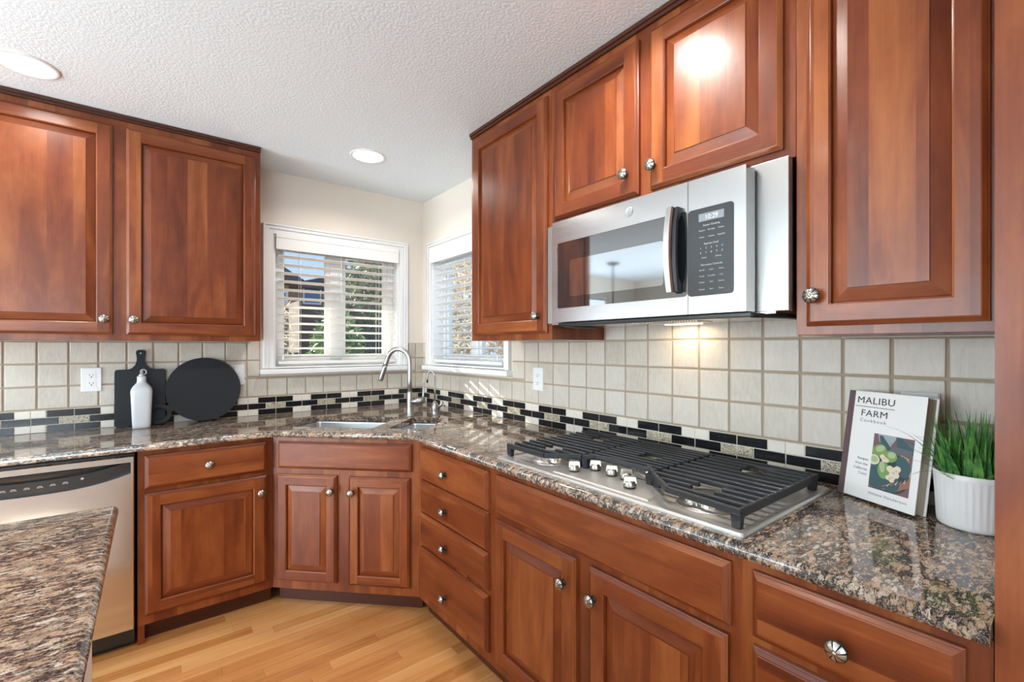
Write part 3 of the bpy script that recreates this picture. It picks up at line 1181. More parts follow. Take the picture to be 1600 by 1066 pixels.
tl, _ = faucet_frame(0.281, -0.640, 0)
tap = thing('filter_faucet', 'small nickel filtered-water faucet with thin curved spout, right of the main faucet', 'faucet', tl, R(-45), 'taps at the corner sink')
b = MB()
b.lathe([(.0235, .0005), (.0235, .003), (.0205, .006), (.021, .02), (.0235, .045), (.021, .065), (.012, .078), (.008, .083)], 20)
b.build('faucet_body', NICKEL, tap)
b = MB()
path = [(0, 0, .075), (0, 0, .15), (0, 0, .225)]
for i in range(1, 13):
    a = R(200 * i / 12)
    path.append((-.024 + .024 * math.cos(a), -.004, .228 + .042 * math.sin(a)))
b.tube(path, .0052, 10)
b.build('spout', NICKEL, tap)
e2 = path[-1]
b = MB().tube([(e2[0], e2[1], e2[2] + .002), (e2[0] - .002, e2[1], e2[2] - .016)], .0058, 10)
b.build('spout_tip', BLACKP, tap)
b = MB()
b.tube([(.012, 0, .035), (.040, 0, .062), (.050, 0, .078)], [.011, .0085, .0095], 12)
b.tube([(.045, 0, .074), (.068, 0, .052)], [.004, .0045], 8)
b.build('lever', NICKEL, tap)


# ================================================================== dishwasher
dw = thing('dishwasher', 'stainless steel dishwasher with black control strip under the left worktop', 'dishwasher', (-2.302, -0.617, FLOOR), 0)
b = MB().box(0.004, 0.602, 0, 0.58, 0.03, 0.845, 0)
b.build('tub', BLACKP, dw)
DW = 0.602
b = MB()
# door: front plate with an arched recess for the controls
def arch(x):                      # lower edge of the control strip, symmetric
    t = (x - DW / 2) / (DW / 2 - .012)
    return 0.724 + 0.040 * abs(t) ** 2.6
xs = [0.012 + (DW - .024) * i / 24 for i in range(25)]
zb, zt_, ztop = 0.093, 0.811, 0.838
low = [(x, arch(x)) for x in xs]
for (xa, za), (xb, zb2) in zip(low, low[1:]):
    b.quad((xa, -.024, zb), (xb, -.024, zb), (xb, -.024, zb2), (xa, -.024, za))
    b.quad((xa, -.024, zt_), (xb, -.024, zt_), (xb, -.024, ztop - .004), (xa, -.024, ztop - .004))
    b.quad((xa, -.024, ztop - .004), (xb, -.024, ztop - .004), (xb, -.018, ztop), (xa, -.018, ztop))
    b.quad((xa, -.024, za), (xb, -.024, zb2), (xb, -.010, zb2), (xa, -.010, za))
    b.quad((xa, -.024, zt_), (xa, -.010, zt_), (xb, -.010, zt_), (xb, -.024, zt_))
for x0, x1, xe in ((0.003, 0.012, 0.0), (DW - .003, DW - .012, DW)):
    b.quad((x0, -.024, zb), (x1, -.024, zb), (x1, -.024, ztop - .004), (x0, -.024, ztop - .004))
    b.quad((x0, -.024, zb), (xe, -.018, zb), (xe, -.018, ztop), (x0, -.024, ztop - .004))
    b.quad((xe, -.018, zb), (xe, -.001, zb), (xe, -.001, ztop), (xe, -.018, ztop))
    za = arch(x1)
    b.quad((x1, -.024, za), (x1, -.010, za), (x1, -.010, zt_), (x1, -.024, zt_))
b.quad((0, -.018, ztop), (DW, -.018, ztop), (DW, -.001, ztop), (0, -.001, ztop))
b.quad((0, -.020, zb), (DW, -.020, zb), (DW, -.001, zb), (0, -.001, zb))
dwd = b.build('door', STEEL_WARM, dw)
b = MB()
for (xa, za), (xb, zb2) in zip(low, low[1:]):
    b.quad((xa, -.0105, za), (xb, -.0105, zb2), (xb, -.013, zb2 + .052 - .0), (xa, -.013, za + .052))
    b.quad((xa, -.013, za + .052), (xb, -.013, zb2 + .052), (xb, -.002, min(zb2 + .056, zt_)), (xa, -.002, min(za + .056, zt_)))
    b.quad((xa, -.002, min(za + .056, zt_)), (xb, -.002, min(zb2 + .056, zt_)), (xb, -.0105, zt_), (xa, -.0105, zt_))
cp = b.build('control_panel', PANELGREY, dw)
MB().box(.17, .43, -.012, -.004, .795, .806).build('latch_pocket', BLACKP, cp)
for i, bx_ in enumerate((.215, .243, .279, .315, .351, .387, .437)):
    bz = .751 + .0016 * max(0, i - 3)
    m_ = MB()
    if i == 6:
        m_.lathe([(.0048, .0136), (.0048, .0141)], 16, (bx_, 0, bz + .010), 0, '-y')
    else:
        m_.box(bx_ - .009, bx_ - .001, -.0138, -.0132, bz, bz + .0026)
        m_.box(bx_ + .001, bx_ + .009, -.0138, -.0132, bz, bz + .0026)
        m_.box(bx_ - .006, bx_ + .006, -.0138, -.0132, bz + .0046, bz + .0068)
    m_.build('button_label', WHITE_PRINT, cp)
MB().box(0.004, 0.600, 0.035, 0.06, 0.0, 0.090).build('kick_plate', BLACKP, dw)

# ================================================================== microwave
# local: x = to the right along the wall (world -y), y = into the wall (world +x), z up. origin at face-frame plane
mw = thing('microwave', 'stainless steel over-the-range microwave between the cherry wall cabinets', 'microwave', (-0.333, -1.80, 1.43), R(-90))
MWX0, MWX1 = -0.012 + .004, 0.908        # outer surround
b = MB()
b.box(0.002, 0.910, -.027, -.0005, 0.0, 0.396)
b.box(0.030, 0.880, 0.0, 0.325, 0.0, 0.396)
b.build('housing', STEEL_SIDE, mw, bevel=.0015)
D0, D1, SEAM = 0.093, 0.831, 0.666
FRONT, BACK = -0.087, -0.037
MB().box(D0 + .006, D1 - .006, BACK - .002, -.028, 0.004, 0.388).build('door_gasket', BLACKP, mw)
b = MB()
def plate(b, x0, x1, z0, z1, hole=None, r=.012, m=0):
    """front plate with rounded hole (frame) of thickness FRONT..BACK"""
    outer = [Vector((x, 0, z)) for x, z in ((x0, z0), (x1, z0), (x1, z1), (x0, z1))]
    hp = rrect(*hole, r) if hole else []
    polys = [outer] + ([[Vector((x, 0, z)) for x, z in hp]] if hole else [])
    tri = tessellate_polygon([[Vector((v.x, v.z, 0)) for v in p] for p in polys])
    flat = [(v.x, FRONT, v.z) for p in polys for v in p]
    b.add(flat, tri, m)
    e = .004
    for k in range(4):
        p, q = outer[k], outer[(k + 1) % 4]
        b.quad((p.x, FRONT, p.z), (q.x, FRONT, q.z), (q.x, BACK, q.z), (p.x, BACK, p.z), m)
    if hole:
        b.rings([[(x, FRONT, z) for x, z in hp], [(x, FRONT + .006, z) for x, z in hp]], m)
plate(b, D0, SEAM - .001, 0.0, 0.384, (0.120, SEAM - .0015, 0.052, 0.300))
mdoor = b.build('door', STEEL, mw)
b = MB()
hp = rrect(0.119, SEAM - .001, 0.051, 0.301, .012)
b.add([(x, FRONT + .002, z) for x, z in hp], [tuple(range(len(hp)))])
gl = b.build('door_glass', DARKGLASS, mdoor)
b = MB()
hp = rrect(0.186, 0.584, 0.093, 0.229, .010)
b.add([(x, FRONT + .0015, z) for x, z in hp], [tuple(range(len(hp)))])
b.build('viewing_window', SCREEN, mdoor)
b = MB()
b.lathe([(.0150, .0005), (.0150, .0018), (.0138, .0024), (.0128, .0020), (.001, .0020)], 28, (0.458, FRONT, 0.345), 0, '-y')
for k in range(4):
    pts = []
    for i in range(9):
        a = R(90 * k + 75 * i / 8)
        rr = .0105 - .006 * (i / 8)
        pts.append((0.458 + rr * math.cos(a), FRONT - .0024, 0.345 + rr * math.sin(a)))
    b.tube(pts, .0007, 5, 0)
b.build('badge', plain('badge_grey', (0.42, 0.42, 0.42, 1), 0.35, 0.8), mdoor)
b = MB()
b.box(D0, D0 + .002, FRONT, BACK, 0, .38)
b = MB()
plate(b, SEAM + .001, D1, 0.0, 0.384, None)
cpn = b.build('control_panel', STEEL, mw)
b = MB()
hp = rrect(SEAM + .0012, 0.799, 0.050, 0.297, .010)
hp = [(max(x, SEAM + .0012), z) for x, z in hp]
b.rings([[(x, FRONT - .0002, z) for x, z in hp], [(x, FRONT - .0012, z) for x, z in hp]], cap1=True)
b.build('keypad', PANELGREY, cpn)
b = MB().box(0.700, 0.773, FRONT - .002, FRONT - .0010, 0.259, 0.281)
disp = b.build('display', LCD, cpn)
text_obj('clock_digits', '10:29', 0.0185, DIGITS, disp, (0.7375, FRONT - .0024, 0.2632), (R(90), 0, 0), 'CENTER', 1.0, 0.95)
items = []
def row(y, words_, size=.0062):
    xs_ = {1: [.737], 2: [.716, .757], 3: [.709, .737, .765], 5: [.706, .7215, .737, .7525, .768]}[len(words_)]
    for x, t in zip(xs_, words_):
        items.append((t, x, y, size, 'CENTER', 1.0, 1.0))
row(.245, ['Sensor Cooking'], .0075)
row(.232, ['Popcorn', 'Beverage', 'Reheat'], .0055)
row(.213, ['Potato', 'Chicken', 'Vegetable'], .0055)
row(.193, ['Express Cook'], .0075)
row(.181, list('12345'), .0075)
row(.168, list('67890'), .0075)
row(.155, ['Power', 'Defrost'], .0055)
row(.134, ['Microwave Controls'], .0075)
row(.120, ['Add 30', 'Timer', 'Clock'], .0055)
row(.103, ['Sound', 'Turntable', 'Lock'], .0055)
row(.086, ['Surface', 'Vent', 'Options'], .0055)
row(.066, ['Cancel', 'Start', 'Pause'], .0060)
join_text('keypad_lettering', items, WHITE_PRINT, cpn, (0, FRONT - .0014, 0), (R(90), 0, 0), .0001)
# handle: bowed bar on two black posts
b = MB()
sec = []
for i in range(13):
    t = i / 12
    z = 0.066 + 0.250 * t
    bow = 0.012 * (1 - (2 * t - 1) ** 2)
    y = FRONT - .030 - bow
    x0, x1 = 0.612 - .004 * (1 - (2 * t - 1) ** 2), 0.634 - .002 * (1 - (2 * t - 1) ** 2)
    sec.append([(x0, y + .006, z), (x0 + .003, y, z), (x1 - .003, y, z), (x1, y + .006, z), (x1 - .002, y + .012, z), (x0 + .002, y + .012, z)])
b.rings(sec, cap0=True, cap1=True, smooth=False)
hd = b.build('handle', STEEL_PLAIN, mdoor)
b = MB()
sec = []
for i in range(13):
    t = i / 12
    z = 0.068 + 0.246 * t
    bow = 0.012 * (1 - (2 * t - 1) ** 2)
    y0, y1 = FRONT - .019 - bow, FRONT - .019 - bow + (.010 if 0.16 < t < 0.84 else .019 + bow + .0)
    sec.append([(0.616, y0, z), (0.645, y0, z), (0.645, y1, z), (0.616, y1, z)])
b.rings(sec, cap0=True, cap1=True)
b.build('handle_backing', BLACKP, mdoor)
# underside
b = MB()
b.box(0.03, 0.88, -.030, 0.322, -.006, -.0005)
b.build('bottom_plate', STEEL_PLAIN, mw)
b = MB()
b.box(D0 + .012, D1 + .004, -.066, -.028, -.014, -.001)
b.tube([(D1 + .000, -.062, -.010), (0.880, .020, -.012), (0.885, .200, -.012)], .007, 8)
b.tube([(D0 + .02, -.05, -.010), (0.06, .06, -.012), (0.06, .2, -.012)], .006, 8)
b.build('vent_grille', BLACKP, mw, bevel=.003)
b = MB()
for i in range(26):
    b.box(0.33 + i * .010, 0.336 + i * .010, 0.10, 0.20, -.010, -.0062)
b.build('grease_filter', STEEL_PLAIN, mw)
MB().box(0.37, 0.50, 0.245, 0.290, -.0105, -.0062).build('surface_light', LENS_WARM, mw)
lo = light('microwave_surface_light', 'AREA', (0.435, 0.268, -.014), 0.35, (1.0, 0.74, 0.45), (0, 0, -1), shape='RECTANGLE', size=.12, size_y=.03)
lo.parent = mw

# ================================================================== gas cooktop
# local: x right along wall (world -y), y to the wall (world +x), z up; origin at front-left corner on the worktop
ck = thing('gas_cooktop', 'five-burner stainless steel gas cooktop set into the granite worktop', 'cooktop', (-0.617, -1.795, CT), R(-90))
CW, CDp = 0.922, 0.545
b = MB()
def ckring(ins, z, r):
    return [(x, y, z) for x, y in rrect(ins, CW - ins, ins, CDp - ins, r, 4)]
b.rings([ckring(0, .0004, .012), ckring(0, .004, .012), ckring(.004, .0085, .011), ckring(.014, .0085, .010), ckring(.022, .0055, .008), ckring(.03, .005, .008)], cap0=True, cap1=True)
b.build('drip_pan', PANSTEEL, ck)
b = MB()
kp = [(.28, .025), (.66, .025), (.655, .10), (.60, .19), (.50, .215), (.42, .205), (.345, .15), (.29, .09)]
b.rings([[(x, y, .0045) for x, y in kp], [(x + (.46 - x) * .05, y + (.11 - y) * .06, .0095) for x, y in kp]], cap1=True)
b.build('control_plinth', PANSTEEL, ck)
burners = [(.165, .130, .046), (.165, .415, .040), (.470, .300, .056), (.765, .135, .050), (.765, .415, .042)]
for x, y, r in burners:
    b = MB()
    b.lathe([(r + .030, .0052), (r + .026, .0075), (r + .006, .011), (r + .004, .020), (r - .004, .0225), (r - .004, .024)], 36, (x, y, 0))
    for k in range(24):
        a = 2 * PI * k / 24
        b.box(x + (r + .004) * math.cos(a) - .002, x + (r + .004) * math.cos(a) + .002, y + (r + .004) * math.sin(a) - .002, y + (r + .004) * math.sin(a) + .002, .012, .020)
    bo = b.build('burner', BURNER_RING, ck)
    MB().lathe([(r - .001, .0242), (r, .026), (r, .030), (r - .004, .033), (r * .5, .034), (.001, .034)], 32, (x, y, 0)).build('burner_cap', BURNER_CAP, bo)
kk = None
for x, y, a in ((.329, .081, 20), (.364, .146, 12), (.440, .138, 10), (.556, .079, 14), (.496, .140, 8)):
    b = MB()
    b.lathe([(.0165, 0), (.0175, .002), (.0175, .005)], 24, (0, 0, 0), 1)
    b.lathe([(.0190, .005), (.0192, .008), (.0175, .018), (.0160, .0215), (.001, .0215)], 24)
    b.prism([(-.0185, .0), (-.0165, .017), (-.0145, .0185), (.0145, .0185), (.0165, .017), (.0185, .0)], -.0075, .0075, 'xz', 0)
    b.v = [(p[0], p[1], p[2] if i < 10 ** 9 else 0) for i, p in enumerate(b.v)]
    nv = 12
    for i in range(len(b.v) - nv, len(b.v)):
        p = b.v[i]
        b.v[i] = (p[0], p[1] * (1.25 if p[2] < .01 else 1.0), p[2] + .015)
    b.build('knob', [CHROME, BLACKP], ck, (x, y, .0095), (0, 0, R(a + 30)))

def grate(name, label, x0, x1, frontpts, backy, skip):
    """frontpts: outline of the front edge from x0 to x1; bars run along x, spaced in y"""
    g = thing(name, label, 'grate', (-0.617, -1.795, CT), R(-90), 'cast iron cooktop grates')
    zt, zb = .052, .041
    wbar = .0085
    def fy(x):
        for (xa, ya), (xb, yb) in zip(frontpts, frontpts[1:]):
            if xa <= x <= xb:
                return ya + (yb - ya) * (x - xa) / max(xb - xa, 1e-6)
        return frontpts[-1][1]
    b = MB()
    def bar(p, q, w0=.012, z0=.036, z1=zt):
        d = (Vector(q) - Vector(p)).normalized()
        n = Vector((-d.y, d.x)) * w0 / 2
        P, Q = Vector(p), Vector(q)
        b.prism([tuple(P + n), tuple(P - n), tuple(Q - n), tuple(Q + n)], z0, z1, 'xy')
    for p, q in zip(frontpts, frontpts[1:]):
        bar(p, q)
    bar((x0, backy), (x1, backy))
    for x, yf, outer in ((x0 + .006, frontpts[0][1], False), (x1 - .006, frontpts[-1][1], x1 > .85)):
        bar((x + (0 if outer else (.02 if x < (x0 + x1) / 2 else -.02)), yf + (0 if outer else .012)), (x + (0 if outer else (.02 if x < (x0 + x1) / 2 else -.02)), backy), .010, .030, zt if outer else zb - .001)
    fr = b.build('grate_frame', IRON, g, bevel=.002)
    b = MB()
    ny = 12
    ymin = min(p[1] for p in frontpts)
    for i in range(1, ny):
        y = ymin + (backy - ymin) * i / ny
        segs = []
        # clip the bar to the part of the outline behind the front edge
        xa = x0 + .002
        xb = x1 - .002
        while xa < xb and fy(xa) > y - .004:
            xa += .004
        while xb > xa and fy(xb) > y - .004:
            xb -= .004
        if xb - xa < .03:
            continue
        segs = [(xa, xb)]
        for bx_, by_, hw, hy in skip:
            if abs(y - by_) < hy:
                new = []
                for s0, s1 in segs:
                    l, r_ = bx_ - hw, bx_ + hw
                    if l > s0 and r_ < s1:
                        new += [(s0, l), (r_, s1)]
                    elif l <= s0 < r_ < s1:
                        new.append((r_, s1))
                    elif s0 < l < s1 <= r_:
                        new.append((s0, l))
                    elif l <= s0 and s1 <= r_:
                        pass
                    else:
                        new.append((s0, s1))
                segs = new
        for s0, s1 in segs:
            if s1 - s0 > .01:
                yc = y
                b.prism([(yc - .0062, zb), (yc + .0062, zb), (yc + .0050, zt + .0015), (yc - .0050, zt + .0015)], s0, s1, 'yz')
    b.v = list(b.v)
    b.build('bars', IRON, g, bevel=.0012, segs=1)
    for (x, y) in ((x0 + .012, frontpts[0][1] + .004), (x1 - .012, frontpts[-1][1] + .004), (x0 + .012, backy - .012), (x1 - .012, backy - .012)):
        f = MB()
        f.rings([[(x - .010, y - .008, .0062), (x + .010, y - .008, .0062), (x + .010, y + .008, .0062), (x - .010, y + .008, .0062)],
                 [(x - .013, y - .010, .040), (x + .013, y - .010, .040), (x + .013, y + .010, .040), (x - .013, y + .010, .040)]], cap0=True, cap1=True)
        f.build('foot', IRON, g, bevel=.0015)
    return g

BK = .500
grate('cooktop_grate', 'left cast iron cooktop grate, the one nearest the sink', .006, .306, [(.006, .052), (.215, .050), (.306, .140)], BK, [(.165, .135, .030, .030), (.165, .415, .03, .03)])
grate('cooktop_grate', 'middle cast iron cooktop grate, behind the control knobs', .310, .586, [(.310, .142), (.345, .170), (.47, .205), (.535, .200), (.586, .150)], BK, [(.470, .300, .035, .03)])
grate('cooktop_grate', 'right cast iron cooktop grate, the one nearest the cookbook', .590, .902, [(.590, .145), (.700, .052), (.902, .034)], BK, [(.765, .140, .032, .030), (.765, .400, .03, .025)])


# ================================================================== counter-top things
def lean(name, label, cat, x, z, y, ang, group=None):
    t = thing(name, label, cat, (x, y, z), 0, group)
    t.rotation_euler = (-ang, 0, 0)
    return t

# square paddle board: local x,z in its own plane, y thickness
pb = thing('cutting_board', 'black rectangular cutting board with a short upright handle, leaning on the tiles', 'cutting board', (-1.6885, -0.037, CT + .001), 0, 'black serving boards')
pb.rotation_euler = (R(-4), 0, 0)
hw, hh = .1065, .300
out = [(-hw + .008, 0), (hw - .008, 0), (hw, .008)]
out += [(hw, hh - .012), (hw - .004, hh - .003), (hw - .012, hh)]
out += [(.052, hh), (.038, hh + .006), (.024, hh + .022), (.0175, hh + .042), (.0165, hh + .062), (.020, hh + .088), (.019, hh + .097), (.013, hh + .103), (.006, hh + .105)]
out = out + [(-x, z) for x, z in out[::-1]]
b = MB()
hole = [(.0035 * math.cos(2 * PI * i / 12), hh + .086 + .0035 * math.sin(2 * PI * i / 12)) for i in range(12)]
tri = tessellate_polygon([[Vector((x, z, 0)) for x, z in out], [Vector((x, z, 0)) for x, z in hole]])
for y in (-.014, 0.0):
    b.add([(x, y, z) for x, z in out + hole], tri)
b.rings([[(x, -.014, z) for x, z in out], [(x, 0, z) for x, z in out]])
b.rings([[(x, -.014, z) for x, z in hole], [(x, 0, z) for x, z in hole]])
b.build('board', BOARD, pb, bevel=.002)
b = MB().lathe([(.0045, .0142), (.0045, .0152), (.003, .0155), (.003, .012)], 14, (0, 0, hh + .086), 0, '-y')
b.build('eyelet', PEWTER, pb)

rb = thing('serving_board', 'black round serving board with a ring handle at lower left, leaning on the tiles', 'cutting board', (-1.405, -0.066, CT + .002), 0, 'black serving boards')
rb.rotation_euler = (R(-7), 0, 0)
b = MB()
rc = .179
loopc = (-.205, .056)
cen = (0, rc)
n = 64
dirv = Vector((loopc[0] - cen[0], loopc[1] - cen[1])).normalized()
a0 = math.atan2(dirv.y, dirv.x)
outl = []
da = R(7.5)
for i in range(n + 1):
    a = a0 + da + (2 * PI - 2 * da) * i / n
    outl.append((cen[0] + rc * math.cos(a), cen[1] + rc * math.sin(a)))
# neck then ring outer
ro, ri = .054, .034
al = a0 + PI
dl = R(22)
# flare on both sides of the neck
for i in range(29):
    a = al + dl + (2 * PI - 2 * dl) * i / 28
    outl.append((loopc[0] + ro * math.cos(a), loopc[1] + ro * math.sin(a)))
holel = [(loopc[0] + ri * math.cos(2 * PI * i / 28), loopc[1] + ri * math.sin(2 * PI * i / 28)) for i in range(28)]
tri = tessellate_polygon([[Vector((x, z, 0)) for x, z in outl], [Vector((x, z, 0)) for x, z in holel]])
for y in (-.015, 0.0):
    b.add([(x, y, z) for x, z in outl + holel], tri)
b.rings([[(x, -.015, z) for x, z in outl], [(x, 0, z) for x, z in outl]])
b.rings([[(x, -.015, z) for x, z in holel], [(x, 0, z) for x, z in holel]])
b.build('board', BOARD, rb, bevel=.002)

# oil bottle
ob = thing('oil_bottle', 'white ceramic oil bottle with metal pour spout in front of the rectangular black board', 'bottle', (-1.683, -0.125, CT + .0005), 0)
b = MB()
def sq(r, z, k=0.55, n=32):
    pts = []
    for i in range(n):
        a = 2 * PI * i / n
        c, s_ = math.cos(a), math.sin(a)
        e = 2 / (2 + 3 * k)
        pts.append((r * math.copysign(abs(c) ** e, c), r * math.copysign(abs(s_) ** e, s_), z))
    return pts
prof = [(.033, 0, 1), (.037, .003, 1), (.0385, .02, 1), (.0415, .10, 1), (.0445, .17, 1), (.0455, .188, .95), (.0435, .202, .8), (.036, .216, .5), (.027, .227, .25), (.0205, .236, .05), (.0190, .244, 0), (.0190, .262, 0), (.0195, .266, 0), (.0175, .268, 0)]
b.rings([sq(r, z, k) for r, z, k in prof], cap0=True, cap1=True, smooth=True)
b.build('bottle_body', CERAMIC, ob)
b = MB()
b.lathe([(.013, .268), (.012, .276), (.007, .279), (.0062, .300)], 16)
b.tube([(0, 0, .296), (0, 0, .302), (.010, 0, .303), (.018, 0, .296), (.019, 0, .284), (.012, 0, .277)], .0028, 8)
b.build('pour_spout', plain('pale_metal', (0.62, 0.63, 0.64, 1), 0.3, 0.35), ob)

# wall outlets
def outlet(label, loc, rz, duplex=True):
    o = thing('wall_outlet', label, 'outlet', loc, rz, 'wall outlets in the tiled backsplash')
    W, H = .080, .1235
    b = MB()
    def rg(ins, y):
        return [(x, y, z) for x, z in rrect(-W / 2 + ins, W / 2 - ins, -H / 2 + ins, H / 2 - ins, .003, 3)]
    b.rings([rg(0, 0), rg(0, -.003), rg(.003, -.0058), rg(.004, -.006)], cap0=True, cap1=True)
    b.build('cover_plate', PLATE, o)
    if duplex:
        for zc in (.0205, -.0205):
            r = MB()
            r.rings([[(x, y, z) for x, z in rrect(-.0165, .0165, zc - .014, zc + .014, .009, 4)] for y in (-.006, -.0075)], cap1=True)
            ro_ = r.build('receptacle', PLATE, o)
            s = MB()
            s.box(-.0078, -.0058, -.0079, -.0074, zc - .001, zc + .007)
            s.box(.0058, .0078, -.0079, -.0074, zc - .001, zc + .007)
            s.lathe([(.0028, .0074), (.0028, .0079)], 12, (0, 0, zc - .007), 0, '-y')
            s.build('slots', SLOT, ro_)
    else:
        r = MB()
        r.rings([[(x, -.006, z) for x, z in rrect(-.017, .017, -.034, .034, .002, 3)], [(x, -.0085, z) for x, z in rrect(-.0165, .0165, -.033, .033, .002, 3)]], cap1=True)
        r.build('rocker', PLATE, o)
    return o

outlet('white duplex outlet left of the rectangular black board', (-1.885, -.0067, 1.167), 0)
outlet('white switch plate partly hidden behind the round black board', (-1.239, -.0067, 1.166), 0, False)
outlet('white duplex outlet on the tiles below the narrow wall cabinet', (-.0067, -1.344, 1.162), R(-90))
outlet('white outlet plate just peeking out above the cookbook', (-.0067, -2.902, 1.152), R(-90))

# cookbook
th = R(9)
e = Vector((-0.418, -0.908, 0)).normalized()
nb = Vector((0.908, -0.418, 0)).normalized()
upv = Vector((0, 0, 1)) * math.cos(th) + nb * math.sin(th)
yv = nb * math.cos(th) - Vector((0, 0, 1)) * math.sin(th)
bk = thing('cookbook', 'white cookbook with green food photo on its cover, propped against the tiles', 'book')
M4 = Matrix(((e.x, yv.x, upv.x, -0.084), (e.y, yv.y, upv.y, -2.736), (e.z, yv.z, upv.z, CT + .0068), (0, 0, 0, 1)))
bk.matrix_world = M4
BW, BH, BT = .2017, .294, .040
b = MB()
b.box(.006, BW, 0, .003, 0, BH, 0)
b.box(.006, BW, BT - .003, BT, 0, BH, 0)
b.box(-.0022, .0165, -.0004, .0034, 0, BH, 1)
b.box(-.0022, .012, BT - .0034, BT + .0004, 0, BH, 1)
b.box(-.0026, .0005, .0002, BT - .0002, 0, BH, 1)
b.build('cover', [COVER, SPINE], bk, bevel=.0008)
MB().box(.003, BW - .005, .0032, BT - .0032, .003, BH - .003).build('pages', PAGES, bk)
fr = (R(90), 0, 0)
YC = -.0006
text_obj('title_lettering', 'MALIBU', .0262, DARK_PRINT, bk, (.0235, YC, .2605), fr, 'LEFT', 1.06)
bl = bk.children[-1]
def fit_width(o, w0):
    xs_ = [v.co.x for v in o.data.vertices]
    o.scale.x = w0 / (max(xs_) - min(xs_))
fit_width(bl, .100)
bl = text_obj('title_lettering', 'FARM', .0250, DARK_PRINT, bk, (.0380, YC, .2255), fr, 'LEFT', 1.06)
fit_width(bl, .070)
MB().box(.020, .127, -.0009, -.0003, .2510, .2524).build('title_rule', DARK_PRINT, bk)
bl = text_obj('subtitle_lettering', 'Cookbook', .0125, GREY_PRINT, bk, (.038, YC, .2095), fr, 'LEFT', 1.35)
fit_width(bl, .071)
join_text('tagline_lettering', [('Recipes', .0745, .105, .0098, 'RIGHT', 1.0, 1), ('from the', .0745, .0915, .0098, 'RIGHT', 1.0, 1), ('California', .0745, .078, .0098, 'RIGHT', 1.0, 1), ('Coast', .0745, .0655, .0098, 'RIGHT', 1.0, 1)], GREY_PRINT, bk, (0, YC, 0), fr)
bl = text_obj('author_lettering', 'Helene Henderson', .0098, GREY_PRINT, bk, (.085, YC, .0195), fr, 'LEFT', 1.25)
fit_width(bl, .096)
# printed picture: layers of flat ink
PIC = [plain('ink_%s' % n_, col(*c_), .45) for n_, c_ in (('slate', (96, 104, 112)), ('teal', (62, 92, 98)), ('green', (124, 158, 96)), ('palegreen', (172, 192, 140)), ('cream', (226, 214, 190)), ('rust', (156, 110, 92)), ('plum', (120, 92, 96)), ('deep', (48, 68, 66)), ('blush', (206, 178, 160)), ('mist', (158, 172, 176)))]
px0, px1, pz0, pz1 = .0825, .1840, .0370, .1830
b = MB()
lay = [0]
def ink(pts, m):
    lay[0] += 1
    y = -.00025 - lay[0] * .00003
    P_ = []
    for s_, t_ in pts:
        s_ = min(max(s_, 0), 1); t_ = min(max(t_, 0), 1)
        P_.append((px0 + s_ * (px1 - px0), y, pz0 + t_ * (pz1 - pz0)))
    b.add(P_, [tuple(range(len(P_)))], m)
def ell(cx, cy, rx, ry, a=0, n=24, f=1.0):
    a = R(a)
    o_ = []
    for i in range(n):
        t = 2 * PI * i / n * f
        x, y = rx * math.cos(t), ry * math.sin(t)
        o_.append((cx + x * math.cos(a) - y * math.sin(a) * 1.0, cy + (x * math.sin(a) + y * math.cos(a)) * .72))
    return o_
ink([(0, 0), (1, 0), (1, 1), (0, 1)], 6)
ink([(.1, 1), (.6, 1), (.42, .78), (.15, .86)], 9)
ink([(.55, 1), (1, .93), (1, .72), (.62, .80)], 1)
ink([(.7, .98), (1, .90), (1, .83)], 0)
ink(ell(.52, .34, .50, .50), 7)
ink([(.25, .02), (.65, .03), (1, .18), (1, .42), (.93, .28), (.62, .14)], 5)
ink([(.72, .70), (.90, .66), (1, .42), (.98, .34), (.85, .52)], 8)
ink([(.76, .66), (.86, .64), (.96, .40), (.86, .50)], 5)
ink([(.14, .97), (.22, .98), (.42, .82), (.50, .72), (.30, .76), (.18, .86)], 1)
ink([(.42, .74), (.60, .82), (.97, .80), (.97, .72), (.70, .70)], 0)
ink(ell(.80, .50, .17, .26, 20), 1)
ink(ell(.20, .22, .24, .32, 15), 1)
ink(ell(.55, .17, .22, .22, 0), 1)
ink(ell(.18, .70, .19, .15, 30), 2)
ink(ell(.20, .74, .12, .08, 30), 3)
ink(ell(.47, .63, .17, .14, 10), 2)
ink(ell(.50, .66, .10, .08, 10), 3)
ink(ell(.34, .37, .15, .22, 10), 2)
ink(ell(.30, .42, .07, .14, 10), 3)
ink(ell(.06, .52, .16, .13, 0), 4)
ink(ell(.07, .53, .11, .08, 0), 3)
for cx, cy, r in ((.28, .60, .07), (.34, .56, .08), (.40, .55, .06), (.50, .42, .09), (.60, .38, .12), (.68, .44, .09), (.58, .30, .10), (.66, .33, .09), (.48, .26, .07), (.57, .23, .07)):
    ink(ell(cx, cy, r, r * .9, 0, 7), 4)
for cx, cy, r in ((.33, .58, .03), (.60, .36, .035), (.66, .40, .03), (.52, .25, .035), (.58, .28, .025)):
    ink(ell(cx, cy, r, r * .8, 30, 6), 8)
for s0 in range(6):
    ink([(.35 + .1 * s0, .08 + .03 * s0), (.39 + .1 * s0, .07 + .03 * s0), (.50 + .08 * s0, .16 + .03 * s0)], 8 if s0 % 2 else 5)
b.build('cover_picture', PIC, bk, fix=False)

